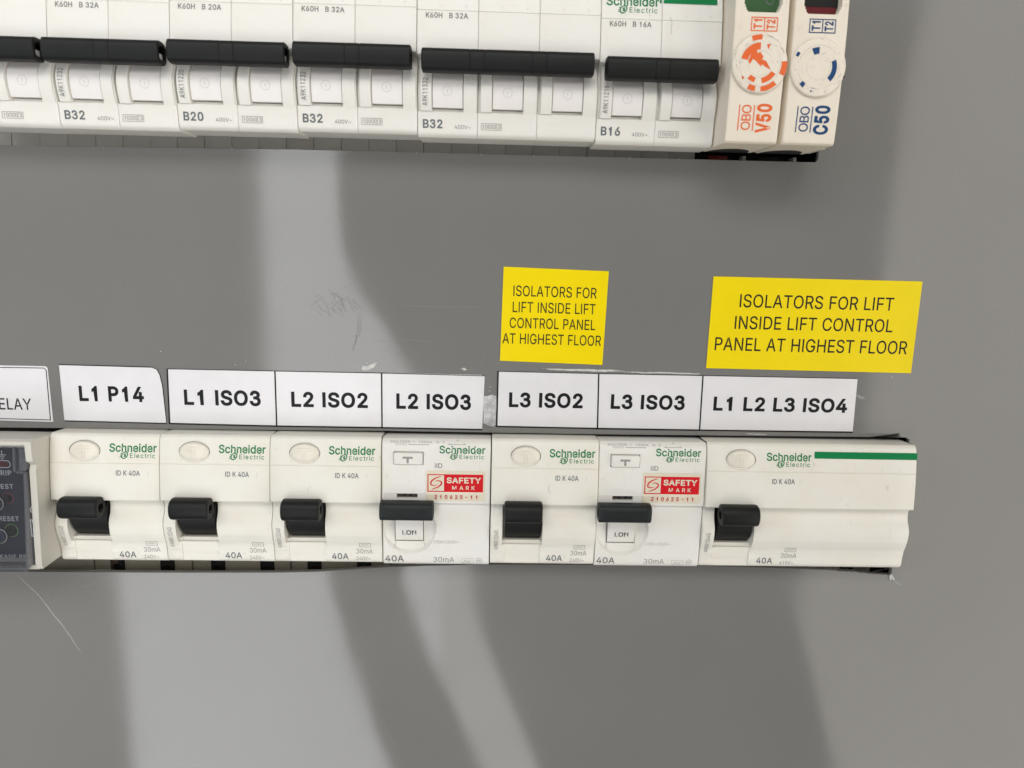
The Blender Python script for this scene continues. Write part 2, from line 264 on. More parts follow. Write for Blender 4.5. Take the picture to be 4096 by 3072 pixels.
GLYPHS = {
 'I': (185, ["60,0 60,509 125,509 125,0"]),
 'l': (167, ["53,0 53,509 114,509 114,0"]),
 '1': (453, ["218,0 218,400 190,380 155,362 122,350 122,410 165,432 205,465 238,509 283,509 283,0"]),
 ' ': (188, []),
 '(': (273, ["89,207 90,244 94,283 101,324 109,364 119,403 132,441 145,477 160,510 177,539 236,539 219,503 204,466 191,428 179,390 169,351 161,313 156,276 152,241 151,207 152,176 155,145 160,115 167,83 177,50 188,16 202,-19 218,-57 236,-96 177,-96 150,-46 128,4 111,55 99,106 92,156"]),
 ')': (273, ["37,-96 56,-56 72,-18 86,18 97,52 106,85 113,116 118,147 121,177 122,207 121,241 117,276 112,313 104,351 94,390 82,428 69,466 54,503 37,539 97,539 113,510 128,477 142,441 154,403 164,364 173,323 179,283 183,244 184,207 182,156 174,104 161,53 144,3 123,-47 97,-96"]),
 '-': (453, ["337,244 337,188 114,188 114,244"]),
 '.': (188, ["95,-4 78,-1 63,9 53,24 50,41 53,59 63,73 78,83 95,87 113,83 128,73 138,59 141,41 138,24 128,9 113,-1"]),
 '/': (249, ["235,533 71,-76 14,-76 178,533"]),
 '0': (453, ["227,-7 191,-3 158,7 130,24 105,48 85,77 69,113 57,155 50,202 48,254 50,306 57,353 69,395 85,431 106,461 130,484 159,502 191,512 227,516 262,512 295,502 323,484 348,461 368,431 384,395 396,353 403,306 405,254 403,202 396,155 384,113 368,77 348,48 323,24 295,7 263,-3", "249,54 270,61 287,75 303,93 316,116 326,144 334,177 338,213 340,254 338,294 334,331 326,363 316,391 303,415 287,433 270,447 249,454 226,458 203,454 183,447 165,433 149,415 136,391 126,363 118,331 114,294 113,254 114,213 118,177 126,144 136,116 149,93 165,75 182,61 203,54 226,51"]),
 '2': (453, ["64,0 64,47 234,229 261,257 282,282 299,305 311,327 318,348 320,371 317,397 308,419 293,436 273,449 250,457 224,460 196,457 172,447 153,433 139,413 130,390 127,362 66,362 68,391 75,418 86,442 111,473 143,496 168,507 196,513 225,516 254,513 281,507 306,497 337,474 361,445 376,411 381,372 378,345 371,318 357,290 336,259 317,235 294,209 267,180 153,60 153,57 389,57 389,0"]),
 '3': (453, ["218,-7 188,-5 159,1 133,10 98,30 70,57 52,91 44,132 109,132 115,107 126,87 144,71 165,59 191,52 219,50 248,53 275,61 297,74 315,93 325,116 329,145 326,172 316,196 299,217 275,234 242,244 201,248 180,248 180,300 205,300 240,304 272,317 294,338 304,364 303,392 292,420 268,441 238,453 210,456 178,451 152,437 134,417 124,388 60,388 68,428 88,464 118,491 156,509 206,516 260,511 306,493 342,462 363,424 370,385 364,348 345,316 318,293 292,281 330,268 362,244 384,208 393,165 393,145 390,116 383,90 370,66 354,45 333,27 309,12 281,2 251,-5"]),
 '4': (453, ["40,105 40,158 247,509 311,509 109,166 109,163 413,163 413,105", "282,0 282,121 282,146 282,318 343,318 343,0"]),
 '5': (453, ["221,-7 192,-5 165,1 140,11 108,32 83,60 66,93 60,130 122,130 127,108 138,89 154,73 173,60 196,52 221,50 250,53 276,64 298,82 314,104 324,131 328,162 324,193 314,221 297,244 275,262 248,273 218,277 192,275 167,268 145,258 128,246 67,253 96,509 366,509 366,452 151,452 134,301 136,301 155,315 178,325 203,331 229,334 263,330 294,321 321,306 345,285 364,260 379,231 388,199 391,163 388,132 381,102 369,76 352,52 332,32 309,15 282,3 253,-4"]),
 '6': (453, ["226,-7 196,-4 168,3 142,15 119,31 100,51 84,74 73,101 66,130 64,162 68,199 80,239 93,268 112,302 137,340 252,509 322,509 151,261 145,261 154,275 165,288 179,299 196,307 214,312 235,314 265,312 291,305 316,295 346,271 370,240 380,215 387,187 389,157 387,127 379,98 368,73 352,50 333,30 310,14 284,3 257,-4", "226,48 254,52 279,63 299,79 314,101 324,128 327,157 324,187 314,213 299,235 279,251 254,262 226,265 198,262 174,252 153,235 138,214 128,188 125,158 128,128 138,102 153,79 174,63 198,52"]),
 '7': (453, ["97,0 323,448 323,452 62,452 62,509 391,509 391,449 165,0"]),
 '8': (453, ["226,-7 193,-5 163,1 136,11 101,33 74,62 57,96 52,135 55,166 65,195 81,220 101,241 125,256 153,265 153,267 119,282 93,308 76,342 70,380 75,417 90,450 114,477 146,498 170,508 197,514 226,516 255,514 282,508 306,498 337,477 361,450 377,417 382,380 376,342 359,308 333,282 300,267 300,265 327,256 351,241 372,220 387,195 397,166 401,135 395,96 378,62 352,33 317,11 289,1 259,-5", "226,49 258,52 285,60 307,74 323,91 333,113 337,139 333,165 322,189 305,208 283,223 256,232 226,235 196,232 169,223 147,208 130,189 119,165 115,139 119,113 129,91 145,74 167,60 195,52", "226,290 252,292 274,300 293,313 307,330 316,351 319,376 316,399 308,420 294,437 275,449 252,457 226,460 200,457 177,449 159,437 145,420 136,399 133,376 136,351 145,330 159,313 178,300 201,292"]),
 '9': (453, ["226,516 256,513 285,506 310,494 333,478 352,458 368,434 380,408 387,378 389,347 385,309 373,270 359,240 340,207 315,168 200,0 130,0 301,248 307,248 299,234 287,221 273,210 257,202 238,196 218,195 188,197 161,203 137,214 106,237 83,269 72,294 66,321 64,352 66,382 73,411 85,436 101,459 120,479 143,494 168,506 196,513", "226,460 199,457 174,446 154,429 138,407 129,381 125,352 129,322 138,295 154,274 174,257 199,247 226,243 254,247 279,257 299,273 314,295 324,321 327,350 324,381 314,407 299,429 279,446 254,457"]),
 '=': (453, ["72,245 72,301 381,301 381,245", "72,97 72,153 381,153 381,97"]),
 'A': (480, ["16,0 201,509 276,509 463,0 395,0 287,302 276,334 264,372 255,402 244,438 232,478 245,478 233,437 222,402 213,371 201,333 191,302 85,0", "110,142 110,199 370,199 370,142"]),
 'B': (456, ["60,0 60,509 241,509 274,507 304,501 329,491 359,469 381,442 394,410 398,374 395,344 387,320 373,301 356,286 336,275 315,267 315,262 339,257 363,245 385,227 402,203 414,173 418,136 413,100 400,67 377,39 344,18 317,8 284,2 247,0", "125,57 245,57 281,60 309,67 330,80 349,105 355,137 352,161 342,184 327,203 306,218 279,228 248,231 125,231", "125,285 238,285 265,288 288,296 308,309 323,326 333,348 336,372 330,403 313,429 283,446 240,452 125,452"]),
 'C': (510, ["267,-7 225,-3 186,7 150,25 119,49 92,79 70,115 53,157 44,203 40,254 44,305 53,352 70,393 92,429 119,459 150,484 186,501 225,512 267,516 305,513 340,504 373,490 402,471 427,447 448,418 463,385 473,348 408,348 401,373 389,395 375,413 357,428 337,440 315,449 292,454 267,456 237,453 209,445 184,432 161,414 141,391 125,364 113,332 106,295 103,254 106,213 113,177 125,145 141,117 161,94 184,76 210,63 237,56 267,53 292,55 315,60 337,69 357,81 375,96 389,114 401,136 408,160 473,160 463,124 448,91 428,62 402,38 373,19 341,5 305,-4"]),
 'D': (502, ["219,0 96,0 96,57 215,57 254,60 288,68 318,81 343,99 363,122 379,149 390,181 397,216 399,255 397,294 390,329 379,361 364,388 344,410 320,428 291,441 258,449 221,452 93,452 93,509 225,509 273,505 315,495 353,478 385,455 412,426 433,391 449,351 458,306 462,255 458,205 449,159 433,119 411,83 384,54 351,31 312,14 268,3", "125,509 125,0 60,0 60,509"]),
 'E': (419, ["60,0 60,509 372,509 372,452 125,452 125,286 355,286 355,229 125,229 125,57 375,57 375,0"]),
 'F': (410, ["60,0 60,509 369,509 369,452 125,452 125,278 346,278 346,221 125,221 125,0"]),
 'G': (520, ["269,-7 225,-3 185,7 149,25 118,49 91,79 69,116 53,157 43,203 40,254 43,305 53,352 69,393 91,429 117,459 149,484 184,501 223,512 265,516 304,513 340,504 374,489 403,469 429,445 449,416 465,384 474,349 408,349 399,372 387,393 373,411 356,427 337,439 315,448 291,454 265,456 236,453 209,445 183,432 160,414 141,392 125,364 113,332 106,295 103,254 106,213 113,177 125,145 141,117 161,95 184,76 210,63 238,56 269,53 309,57 345,71 374,93 396,123 407,147 413,173 415,202 434,199 283,199 283,256 478,256 478,200 475,160 466,124 451,91 431,62 406,38 377,19 344,5 308,-4"]),
 'H': (517, ["60,0 60,509 125,509 125,289 392,289 392,509 457,509 457,0 392,0 392,232 125,232 125,0"]),
 'J': (396, ["185,-7 143,-2 106,11 75,33 52,63 38,100 33,145 33,173 98,173 98,145 104,104 122,74 149,56 185,50 220,56 248,74 266,104 272,145 272,509 336,509 336,145 332,100 318,63 294,33 263,11 227,-2"]),
 'K': (467, ["104,145 104,216 122,239 139,261 157,282 174,303 193,324 212,344 364,509 448,509 231,276 228,276", "60,0 60,509 125,509 125,334 124,225 125,193 125,0", "372,0 188,259 228,309 449,0"]),
 'L': (393, ["60,0 60,509 125,509 125,57 361,57 361,0"]),
 'M': (628, ["60,0 60,509 152,509 277,187 287,159 299,123 311,84 322,49 307,49 318,83 330,121 342,158 352,187 476,509 568,509 568,0 504,0 504,291 504,327 505,369 506,413 507,457 513,457 505,433 498,409 482,363 467,322 456,291 342,0 286,0 170,291 159,321 145,361 129,408 112,457 119,457 120,416 121,372 122,328 122,291 122,0"]),
 'N': (523, ["60,0 60,509 136,509 343,183 352,169 363,151 375,130 388,107 401,82 414,55 405,54 402,81 401,108 400,134 399,157 399,195 399,509 463,509 463,0 387,0 202,290 177,331 164,354 148,381 108,452 119,454 122,384 124,328 125,291 125,0"]),
 'O': (533, ["267,-7 225,-3 186,7 150,25 119,49 92,79 70,115 53,157 44,203 40,254 44,305 53,352 70,393 92,429 119,459 150,484 186,501 225,512 267,516 309,512 348,501 384,484 415,459 442,429 464,393 480,352 490,305 493,254 490,203 480,157 464,115 442,79 415,49 384,25 348,7 309,-3", "267,53 296,55 324,63 349,76 372,94 392,116 408,144 420,176 428,213 430,254 428,295 420,332 408,365 392,392 372,415 349,433 324,446 296,453 267,456 237,453 210,445 184,433 161,415 142,392 125,364 113,332 106,295 103,254 106,213 113,176 125,144 142,117 161,94 184,76 210,63 237,55"]),
 'P': (445, ["60,0 60,509 235,509 272,506 305,499 332,487 356,471 375,452 390,430 401,405 408,380 409,354 408,328 401,303 390,279 375,258 356,239 332,223 305,211 272,204 235,201 125,201 125,0", "125,257 235,257 262,260 288,268 310,280 328,300 340,325 343,354 340,384 328,410 310,430 288,443 262,450 235,452 125,452"]),
 'Q': (533, ["245,159 313,159 369,85 384,65 468,-48 401,-48 346,27 331,46", "267,-7 225,-3 186,7 150,25 119,49 92,79 70,115 53,157 44,203 40,254 44,305 53,352 70,393 92,429 119,459 150,484 186,501 225,512 267,516 309,512 348,501 384,484 415,459 442,429 464,393 480,352 490,305 493,254 490,203 480,157 464,115 442,79 415,49 384,25 348,7 309,-3", "267,53 296,55 324,63 349,76 372,94 392,116 408,144 420,176 428,213 430,254 428,295 420,332 408,365 392,392 372,415 349,433 324,446 296,453 267,456 237,453 210,445 184,433 161,415 142,392 125,364 113,332 106,295 103,254 106,213 113,176 125,144 142,117 161,94 184,76 210,63 237,55"]),
 'R': (449, ["60,0 60,509 235,509 272,506 305,499 332,487 356,471 375,452 390,430 401,405 408,380 409,354 408,328 401,303 390,279 375,258 356,239 332,223 305,211 272,204 235,201 125,201 125,0", "125,257 235,257 262,260 288,268 310,280 328,300 340,325 343,354 340,384 328,410 310,430 288,443 262,450 235,452 125,452", "353,0 230,229 303,229 428,0"]),
 'S': (447, ["224,-9 188,-7 156,-1 128,9 102,23 81,40 64,60 51,83 42,109 38,137 104,137 110,110 123,88 142,71 166,59 194,52 224,49 257,52 286,60 311,74 329,92 341,114 346,139 342,161 332,179 316,193 296,205 272,214 245,222 184,239 145,253 112,269 86,289 67,313 56,341 52,372 58,413 75,448 92,468 113,484 138,498 165,508 195,514 227,516 259,514 289,508 316,498 351,476 377,449 394,415 401,378 337,378 326,412 302,437 280,449 254,456 225,459 194,456 167,448 145,435 129,418 118,398 115,376 119,352 131,334 148,319 169,308 191,300 212,293 264,279 287,272 312,264 336,252 359,238 379,220 395,198 405,171 408,139 403,99 386,64 370,43 349,25 323,11 294,0 261,-7"]),
 'T': (449, ["32,452 32,509 417,509 417,452 257,452 257,0 193,0 193,452"]),
 'U': (517, ["259,-8 220,-6 186,2 154,15 126,33 103,55 85,80 71,108 63,140 60,173 60,509 124,509 124,178 128,144 141,113 160,87 187,68 220,56 259,52 298,56 331,68 357,87 377,113 389,144 393,178 393,509 457,509 457,173 454,140 446,108 433,80 414,55 391,33 363,15 332,2 297,-6"]),
 'V': (480, ["204,0 16,509 84,509 192,206 203,176 215,137 225,106 236,71 248,31 235,31 247,71 257,107 267,138 279,176 290,206 395,509 463,509 278,0"]),
 'W': (686, ["155,0 16,509 82,509 163,196 170,171 175,145 187,94 192,67 197,40 189,40 194,67 200,94 205,120 211,145 224,196 306,509 380,509 462,196 468,171 474,145 486,94 492,67 497,40 488,40 493,67 499,94 504,120 510,145 523,196 603,509 670,509 530,0 455,0 368,323 359,356 351,391 346,417 341,445 336,475 350,475 345,446 340,420 335,395 327,359 318,323 230,0"]),
 'X': (474, ["18,0 217,284 217,236 29,509 104,509 178,400 192,379 204,361 214,345 223,329 233,312 243,292 232,292 252,329 261,345 272,361 298,400 374,509 446,509 259,239 259,287 456,0 382,0 292,129 268,165 259,180 250,195 241,212 230,231 244,231 235,213 225,196 216,181 206,166 182,129 91,0"]),
 'Y': (472, ["203,0 203,208 16,509 91,509 192,344 208,318 222,292 236,264 250,230 224,230 237,265 251,293 265,318 280,344 381,509 455,509 268,208 268,0"]),
 'Z': (438, ["42,0 42,46 273,385 289,408 306,431 323,453 341,476 348,454 317,453 285,452 254,452 223,452 40,452 40,509 397,509 397,462 169,129 152,105 134,81 97,33 90,54 121,56 152,57 183,57 214,57 399,57 399,0"]),
 '_': (319, ["319,0 319,-56 0,-56 0,0"]),
 'a': (389, ["160,-9 126,-5 94,5 68,22 48,45 35,73 30,108 34,138 43,161 58,179 78,193 100,203 125,211 152,216 178,220 234,227 252,230 265,235 273,243 276,255 276,257 273,279 267,297 256,311 240,322 220,329 196,331 171,329 149,322 132,313 118,301 107,288 100,274 41,291 57,322 79,346 104,364 133,375 163,382 194,384 215,383 239,379 263,372 286,360 306,343 322,320 333,290 337,251 337,0 277,0 277,52 272,52 264,38 252,25 236,12 215,1 190,-6", "170,45 202,49 228,59 248,74 263,93 272,115 276,138 276,190 270,186 259,182 246,179 231,176 200,171 175,168 154,164 134,159 117,150 103,139 95,124 92,105 94,87 102,72 114,61 130,52 149,47"]),
 'c': (396, ["207,-8 174,-5 144,3 117,16 93,35 72,58 56,85 44,116 37,150 34,187 37,225 44,260 56,291 72,318 93,341 117,360 144,374 174,382 207,384 234,383 260,377 284,368 305,356 324,341 340,322 353,301 362,277 303,262 298,276 290,289 281,301 270,311 257,319 242,325 226,329 207,330 173,325 145,310 124,287 108,258 99,224 96,187 99,151 108,117 124,89 145,66 173,51 207,46 226,48 243,52 258,58 271,66 282,76 292,89 299,102 304,117 363,102 354,78 341,56 325,37 306,21 285,9 261,-1 235,-6"]),
 'd': (424, ["195,-8 165,-6 137,3 111,16 89,34 70,57 55,84 43,116 36,151 34,189 36,227 43,261 55,293 70,320 89,342 112,361 137,374 165,382 196,384 228,381 253,373 272,360 287,346 298,331 306,319 311,319 311,509 372,509 372,0 313,0 313,59 307,59 298,46 287,31 272,17 252,4 227,-5", "205,47 236,51 263,65 284,86 299,115 309,150 312,189 309,229 300,263 284,291 263,312 237,325 205,330 172,325 145,311 124,290 108,261 99,227 96,189 99,151 109,117 124,88 145,66 172,51"]),
 'e': (404, ["212,-8 177,-5 145,3 117,16 92,35 72,58 56,85 44,116 37,150 34,187 36,224 44,258 55,290 71,317 91,340 115,359 142,373 172,382 205,384 236,382 266,374 294,361 319,341 341,315 357,282 365,256 370,227 371,194 371,169 75,169 75,221 338,221 310,202 307,237 298,269 283,294 263,314 237,326 205,330 173,326 146,313 125,294 109,270 99,241 96,211 96,178 100,139 110,106 128,80 151,61 179,50 212,46 234,48 254,53 271,61 285,73 297,88 306,105 365,91 353,63 335,39 311,19 283,4 249,-5"]),
 'h': (410, ["114,227 114,0 53,0 53,509 114,509 114,287 102,287 116,319 132,344 152,362 187,379 227,384 264,380 295,369 321,349 341,321 350,298 355,271 357,240 357,0 296,0 296,235 290,275 273,304 246,323 210,329 184,326 161,317 141,303 126,283 117,257"]),
 'i': (167, ["53,0 53,379 114,379 114,0", "84,443 67,446 54,455 44,468 41,483 44,499 54,512 67,521 84,524 100,521 114,512 123,499 126,483 123,468 114,455 100,446"]),
 'k': (381, ["110,137 110,212 121,212 284,379 360,379 184,199 177,199", "53,0 53,509 114,509 114,0", "294,0 148,186 191,229 372,0"]),
 'm': (610, ["53,0 53,379 112,379 112,295 108,295 118,323 132,346 151,363 172,376 195,384 219,386 257,380 287,361 309,331 321,295 312,295 322,321 337,343 357,361 381,375 407,383 437,386 468,383 497,372 522,354 541,328 553,296 557,255 557,0 496,0 496,254 490,289 473,313 447,326 419,330 395,328 374,320 358,307 345,290 338,270 335,247 335,0 274,0 274,260 269,288 253,311 229,326 199,330 178,328 158,320 140,307 126,289 117,266 114,238 114,0"]),
 'n': (410, ["114,227 114,0 53,0 53,379 112,379 112,287 102,287 116,319 132,344 152,362 187,379 227,384 264,380 295,369 321,349 341,321 350,298 355,271 357,240 357,0 296,0 296,235 290,275 273,304 246,323 210,329 184,326 161,317 141,303 126,283 117,257"]),
 'r': (259, ["53,0 53,379 112,379 112,321 115,321 130,347 152,367 181,380 213,385 229,384 243,384 243,322 230,324 219,325 207,326 182,323 159,315 140,301 126,284 117,262 114,237 114,0"]),
 't': (227, ["204,379 204,327 6,327 6,379", "65,471 126,471 126,98 128,76 136,61 150,53 170,50 185,51 202,54 213,2 203,-1 192,-3 180,-4 168,-4 138,-1 113,7 92,21 72,52 65,93"]),
 'x': (379, ["21,0 171,218 171,171 29,379 100,379 147,306 164,279 179,253 193,229 207,206 175,206 190,229 202,253 216,279 233,306 282,379 352,379 209,169 209,214 358,0 287,0 231,85 214,112 200,136 187,159 173,182 205,182 191,159 178,136 165,112 148,85 91,0"]),
 '~': (453, ["52,150 55,188 66,218 82,240 103,255 127,263 151,266 175,264 197,256 220,241 246,221 262,207 275,198 286,193 299,192 318,196 332,207 341,226 344,253 400,253 397,215 386,185 370,163 349,148 326,139 301,137 276,139 254,148 232,162 207,182 190,195 177,204 166,209 154,210 136,207 121,196 111,178 108,150"]),
}

_tc = {}
def text_geo(s, bold, space):
    """outline lettering filled as flat polygons; returned in a unit box"""
    k = (s, bold, space)
    if k in _tc: return _tc[k]
    cu = bpy.data.curves.new('t', 'CURVE'); cu.dimensions = '2D'; cu.fill_mode = 'BOTH'
    pen = 0; b = bold*1000
    for ch in s:
        adv, loops = GLYPHS[ch]
        Q = [[tuple(map(float, a.split(','))) for a in lp.split()] for lp in loops]
        area2 = [sum(q[i-1][0]*q[i][1]-q[i][0]*q[i-1][1] for i in range(len(q))) for q in Q]
        bb = [(min(p[0] for p in q), max(p[0] for p in q), min(p[1] for p in q), max(p[1] for p in q)) for q in Q]
        outer = [i for i in range(len(Q)) if area2[i] < 0]
        def owner(i):
            if i in outer: return outer.index(i)
            c = [j for j in outer if bb[j][0] <= bb[i][0]+1 and bb[j][1] >= bb[i][1]-1 and bb[j][2] <= bb[i][2]+1 and bb[j][3] >= bb[i][3]-1]
            return outer.index(c[0]) if c else 0
        for li, q in enumerate(Q):
            gy = owner(li)*10
            q = [p for i, p in enumerate(q) if math.dist(p, q[i-1]) > .5]; n = len(q); out = []
            for i in range(n):
                (ax, ay), (bx, by), (cx, cy) = q[i-1], q[i], q[(i+1) % n]
                d1 = math.hypot(bx-ax, by-ay); d2 = math.hypot(cx-bx, cy-by)
                n1 = (-(by-ay)/d1, (bx-ax)/d1); n2 = (-(cy-by)/d2, (cx-bx)/d2)
                mx, my = n1[0]+n2[0], n1[1]+n2[1]; l = math.hypot(mx, my) or 1; mx /= l; my /= l
                c = max(.5, mx*n1[0]+my*n1[1]); out.append((bx+mx*b/c, by+my*b/c))
            sp = cu.splines.new('POLY'); sp.points.add(len(out)-1); sp.use_cyclic_u = True
            for i, (x, y) in enumerate(out): sp.points[i].co = ((x+pen)/1000, y/1000+gy, 0, 1)
        pen += (adv + b*1.3 + 12*(space > 1))*space if ch != ' ' else 215*space
    o = bpy.data.objects.new('t', cu); C.objects.link(o); dg = bpy.context.evaluated_depsgraph_get(); dg.update()
    me = bpy.data.meshes.new_from_object(o.evaluated_get(dg))
    vs = [(v.co.x, v.co.y-10*round(v.co.y/10), round(v.co.y/10)) for v in me.vertices]; fs = [tuple(p.vertices) for p in me.polygons]
    bpy.data.objects.remove(o); bpy.data.curves.remove(cu); bpy.data.meshes.remove(me)
    x0 = min(v[0] for v in vs); x1 = max(v[0] for v in vs); z0 = min(v[1] for v in vs); z1 = max(v[1] for v in vs)
    vs = [((x-x0)/(x1-x0), (z-z0)/(z1-z0), g*.006) for x, z, g in vs]
    _tc[k] = (vs, fs); return _tc[k]
def text(s, x0, x1, z0, z1, m, parent, pf=None, y=0, bold=0, space=1, rot=0, name='lettering', lift=.05, shear=0):
    """printed writing fitted to a measured box and laid on the surface relief"""
    vs, fs = text_geo(s, bold, space); out = []
    for u, v, g in vs:
        if rot: u, v = 1-v, u                       # reads bottom to top
        x = x0+u*(x1-x0) + (shear*v if not rot else 0); z = z0+v*(z1-z0)
        out.append((x, y-(pf(x, z) if pf else 0)-lift-g, z))
    return raw(name, out, fs, m, parent)
def prints(name, polys, m, parent, pf=None, y=0, lift=.05, sub=False):
    vs, fs = [], []
    for pl in polys:
        b = len(vs); vs += [(x, y-(pf(x, z) if pf else 0)-lift, z) for x, z in pl]; fs.append(tuple(range(b, b+len(pl))))
    return raw(name, vs, fs, m, parent)
def logo(x0, x1, z0, z1, parent, pf=None, y=0):
    W, H = x1-x0, z1-z0
    text('Schneider', x0, x1, z0+.44*H, z1, M['green'], parent, pf, y, bold=.016, space=.96, name='lettering')
    text('Electric', x0+.44*W, x0+.97*W, z0+.07*H, z0+.38*H, M['green'], parent, pf, y, bold=.004, space=1.22, name='lettering')
    cx, cz, a, b = x0+.325*W, z0+.24*H, .062*W, .24*H
    def ell(a, b, t): return (cx+a*math.cos(t)+.30*b*math.sin(t), cz+b*math.sin(t))
    n = 20; ps = []
    for i in range(n):
        t0, t1 = 2*math.pi*i/n, 2*math.pi*(i+1)/n
        ps.append([ell(a*1.15, b, t0), ell(a*1.15, b, t1), ell(a*.80, b*.74, t1), ell(a*.80, b*.74, t0)])
    for q in (-.45, 0, .45): ps.append([(cx-a*1.5+.3*b*q, cz+b*q-.03*H), (cx-a*.9+.3*b*q, cz+b*q-.03*H), (cx-a*.9+.3*b*q, cz+b*q+.025*H), (cx-a*1.5+.3*b*q, cz+b*q+.025*H)])
    s = [(.30, .26), (-.1, .28), (-.25, .12), (0, 0), (.25, -.12), (.1, -.28), (-.30, -.26)]
    ps += stroke([(cx+a*u*1.3+.1*b, cz+b*v*1.2) for u, v in s], .022*W)
    prints('logo_emblem', ps, M['green'], parent, pf, y, lift=.06)

# ------------------------------------------------------------------ front relief of the modular devices
PTS = [(-1, -2.2), (0, -1.3), (.5, -.55), (1.2, -.12), (2.2, 0), (4, .05), (6.8, .5), (8.5, 1.15), (10.5, 1.8), (13, 2.15), (14.5, 2.05), (16, 1.5), (17.5, .6), (19, .15), (20.5, .1), (22.3, .5), (22.45, .7), (22.6, 2.75), (22.9, 2.95), (28, 2.55), (34.85, 1.75), (34.95, 1.5), (35.1, 1.5), (35.2, 1.7), (39, 1.05), (42.2, .35), (43.2, .0), (43.9, -.45), (44.3, -1.2)]
def P(z):
    if z <= PTS[0][0]: return PTS[0][1]
    for (a, b), (c, d) in zip(PTS, PTS[1:]):
        if z <= c: return b+(d-b)*(z-a)/(c-a)
    return PTS[-1][1]
ZB = [0, .5, 1.2, 2.2, 4, 6.8, 8.5, 10.5, 13, 14.5, 16, 17.5, 19, 20.5, 22.3, 22.45, 22.6, 22.9, 28, 34.85, 34.95, 35.1, 35.2, 39, 42.2, 43.2, 43.9, 44.3]
def edge(x, W, r=.3):
    e = min(x, W-x)
    return 0 if e >= r else r - math.sqrt(max(0, r*r-(r-e)**2))
pf_body = lambda x, z: P(z)

# ------------------------------------------------------------------ the setting: painted panel with two cut-outs, dark inside
def sheet(name, outer, holes, y, t, m):
    cu = bpy.data.curves.new('c', 'CURVE'); cu.dimensions = '2D'; cu.fill_mode = 'BOTH'; cu.extrude = t/2*S; cu.bevel_depth = .12*S; cu.bevel_resolution = 1; cu.offset = 0
    for lp in [outer]+holes:
        sp = cu.splines.new('POLY'); sp.points.add(len(lp)-1); sp.use_cyclic_u = True
        for i, (x, z) in enumerate(lp): sp.points[i].co = (x*S, z*S, 0, 1)
    o = bpy.data.objects.new('c', cu); C.objects.link(o); dg = bpy.context.evaluated_depsgraph_get(); dg.update()
    me = bpy.data.meshes.new_from_object(o.evaluated_get(dg)); bpy.data.objects.remove(o)
    for v in me.vertices: v.co = Vector((v.co.x, y*S - v.co.z, v.co.y))
    me.flip_normals(); me.materials.clear()
    return link(name, me, m)
rg = [(289.9, -6.9)]+[(289.2-i*.75, -6.75+.055*i+random.uniform(-.28, .28)*(.4+.6*math.sin(i*1.7)**2)) for i in range(34)]+[(262, -5.0), (250, -4.7), (236, -4.3), (215, -4.1), (180, -4.2), (140, -4.6), (122, -5.1), (107.5, -5.9), (96, -6.9), (84, -7.8), (69.6, -8.3), (37, -8.7), (-4, -8.95), (-120, -9.2)]
hole_low = [(-120, 43.2), (-21, 43.2), (-1, 43.3), (60, 43.75), (107.5, 44.15), (180, 44.15), (240, 44.5), (276, 44.75), (279, 45.15), (284.5, 45.9), (285, 45.5), (281, 44.9), (288.6, 44.75), (290.2, 44.0), (290.4, 20)] + rg
hole_top = [(-120, 190), (248.2, 190), (248.2, 137), (247.6, 136.0), (174.9, 135.85), (80.6, 135.6), (-11.6, 134.3), (-120, 133)]
panel = sheet('cabinet_panel', [(-160, -260), (520, -260), (520, 330), (-160, 330)], [hole_low, hole_top], .95, 1.7, 'panel')
panel['kind'] = 'structure'
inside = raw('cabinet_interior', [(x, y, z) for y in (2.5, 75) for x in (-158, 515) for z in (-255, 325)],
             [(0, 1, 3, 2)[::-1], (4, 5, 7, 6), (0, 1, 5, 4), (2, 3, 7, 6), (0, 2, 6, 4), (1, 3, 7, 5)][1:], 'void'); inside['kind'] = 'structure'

# wear on the panel: scratches, pencil smudge, chips, torn paper
M['scr'] = thin('scratch_light', (.62, .62, .60), .34); M['scr2'] = thin('scratch_faint', (.55, .55, .53), .14); M['pencil'] = thin('pencil_smudge', (.10, .10, .105), .05, .9)
def jit(pts, a=.25, n=5):
    out = []
    for (x0, z0), (x1, z1) in zip(pts, pts[1:]):
        for i in range(n): t = i/n; out.append((x0+(x1-x0)*t+random.uniform(-a, a), z0+(z1-z0)*t+random.uniform(-a, a)))
    return out+[pts[-1]]
PS = 0.0                                     # front of the sheet
def mark(name, pts, wd, m, a=.2, n=5, lift=.03):
    q = jit(pts, a, n); k = len(q)
    ws = [wd*(.25+.75*math.sin(math.pi*(i+.5)/k))*random.uniform(.7, 1.2) for i in range(k)]
    return ribbon(name, q, ws, PS-.02, M[m], panel, t=lift)
mark('scratch', [(-20.5, -10.6), (-14, -18), (-10.6, -23.7), (-6, -31), (-1.5, -39.8)], .62, 'scr', .15)
mark('scratch', [(-14, -12), (-10, -20), (-8.5, -27)], .2, 'scr2', .15)
mark('scratch', [(108, 87.4), (125, 86.7), (148, 87)], .25, 'scr2', .05)
mark('scratch', [(104, 75), (118, 75.4), (124, 75)], .22, 'scr2', .05)
mark('scratch', [(292.5, 53), (293, 49.5)], .5, 'scr2', .1)
mark('scratch', [(292.6, 42.6), (293.6, 41.4)], .7, 'scr2', .1)
mark('scratch', [(269.5, 59.3), (272.5, 58.4)], .9, 'scr', .25)
mark('scratch', [(291, -8.5), (294, -11)], .6, 'scr', .2)
